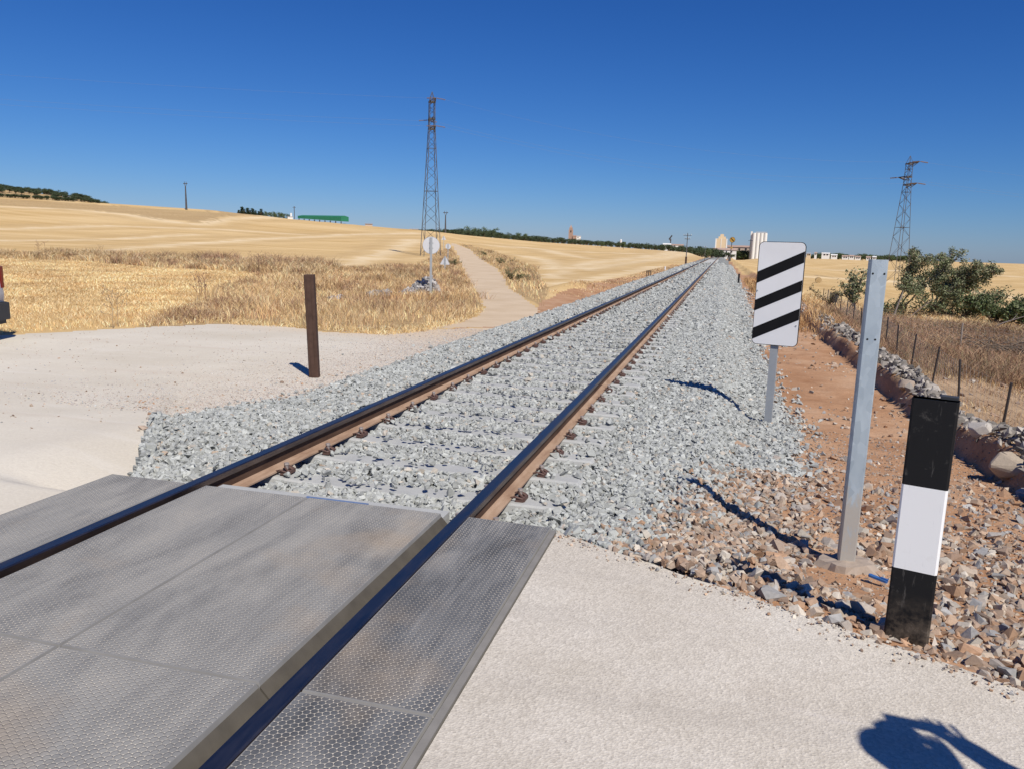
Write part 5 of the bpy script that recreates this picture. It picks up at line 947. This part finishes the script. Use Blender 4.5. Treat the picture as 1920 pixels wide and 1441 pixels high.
skin('trousers', [L[i] for i in (0, 8, 9, 10, 12, 13, 14)], [(.175, .125), .11, .08, .07, .11, .08, .07], [(0, 1), (1, 2), (2, 3), (0, 4), (4, 5), (5, 6)], 'trousers', bp)
for sx in (-1, 1):
    mb = MB(); mb.box((sx*.12 if sx > 0 else -.13, .07 if sx > 0 else .04, .045), (.10, .28, .09), 0, 0, .03); mb.build('shoe', 'black_plastic', bp)
mb = MB(); mb.tube([(0, .02, 1.66), (0, .015, 1.72), (0, .01, 1.765), (0, .01, 1.785)], [.105, .10, .07, .01], 16); cp = mb.build('cap', 'cap', bp, True); mb = MB(); mb.tube([(0, .09, 1.675), (0, .10, 1.685)], .075, 14); mb.box((0, .15, 1.672), (.13, .10, .008), 0, 0, .03); mb.build('peak', 'cap', cp)
for sx in (-1, 1): mb = MB(); mb.tube([(sx*.032, .105, 1.652), (sx*.032, .112, 1.652)], [.010, .006], 8); mb.build('eye', 'hair', bp)
mb = MB(); mb.tube([(0, .10, 1.64), (0, .128, 1.612), (0, .105, 1.605)], [.010, .014, .008], 8); mb.build('nose', 'skin', bp, True)
ph = Vector((ht.x, ht.y, 0))+(hand+h2_)/2+Vector((-.03, .035, .10)); mb = MB(); mb.box((0, 0, 0), (.165, .009, .08), 0, 0, .004); o = mb.build('phone', 'black_plastic', loc=ph); o.rotation_euler = (.1, .55, .3); tag(o, 'dark phone held up in the raised hand of the bystander', 'phone')
# ------------------------------------------------------------------ light and sky
sun = bpy.data.objects.new('sun', bpy.data.lights.new('sun', 'SUN')); COL.objects.link(sun); sun.data.energy = 4.9; sun.data.angle = math.radians(.5); sun.data.color = (1, .945, .86)
sun.rotation_euler = (-sunv).to_track_quat('-Z', 'Y').to_euler()
W = bpy.data.worlds.new('World'); SC.world = W; W.use_nodes = True; nt = W.node_tree; bg = nt.nodes['Background']; sky = nt.nodes.new('ShaderNodeTexSky'); sky.sky_type = 'NISHITA'; sky.sun_disc = False
sky.sun_elevation = ELS; sky.sun_rotation = math.atan2(sunv.x, sunv.y); sky.altitude = 600; sky.air_density = 1.0; sky.dust_density = .25; sky.ozone_density = 3.0
sep = nt.nodes.new('ShaderNodeSeparateColor'); cmb = nt.nodes.new('ShaderNodeCombineColor'); nt.links.new(sky.outputs[0], sep.inputs[0])
for i, (a_, p_) in enumerate(((.52, 1.64), (.60, 1.24), (.91, 1.0))):      # deep clear-air blue
    m1 = nt.nodes.new('ShaderNodeMath'); m1.operation = 'MULTIPLY'; m1.inputs[1].default_value = .09; nt.links.new(sep.outputs[i], m1.inputs[0])
    m2 = nt.nodes.new('ShaderNodeMath'); m2.operation = 'POWER'; m2.inputs[1].default_value = p_; nt.links.new(m1.outputs[0], m2.inputs[0])
    m3 = nt.nodes.new('ShaderNodeMath'); m3.operation = 'MULTIPLY'; m3.inputs[1].default_value = a_/.09; nt.links.new(m2.outputs[0], m3.inputs[0]); nt.links.new(m3.outputs[0], cmb.inputs[i])
nt.links.new(cmb.outputs[0], bg.inputs[0]); bg.inputs[1].default_value = .09
SC.view_settings.view_transform = 'Standard'; SC.view_settings.look = 'None'; SC.view_settings.exposure = 0; SC.view_settings.gamma = 1
SC.cycles.max_bounces = 5; SC.cycles.diffuse_bounces = 3
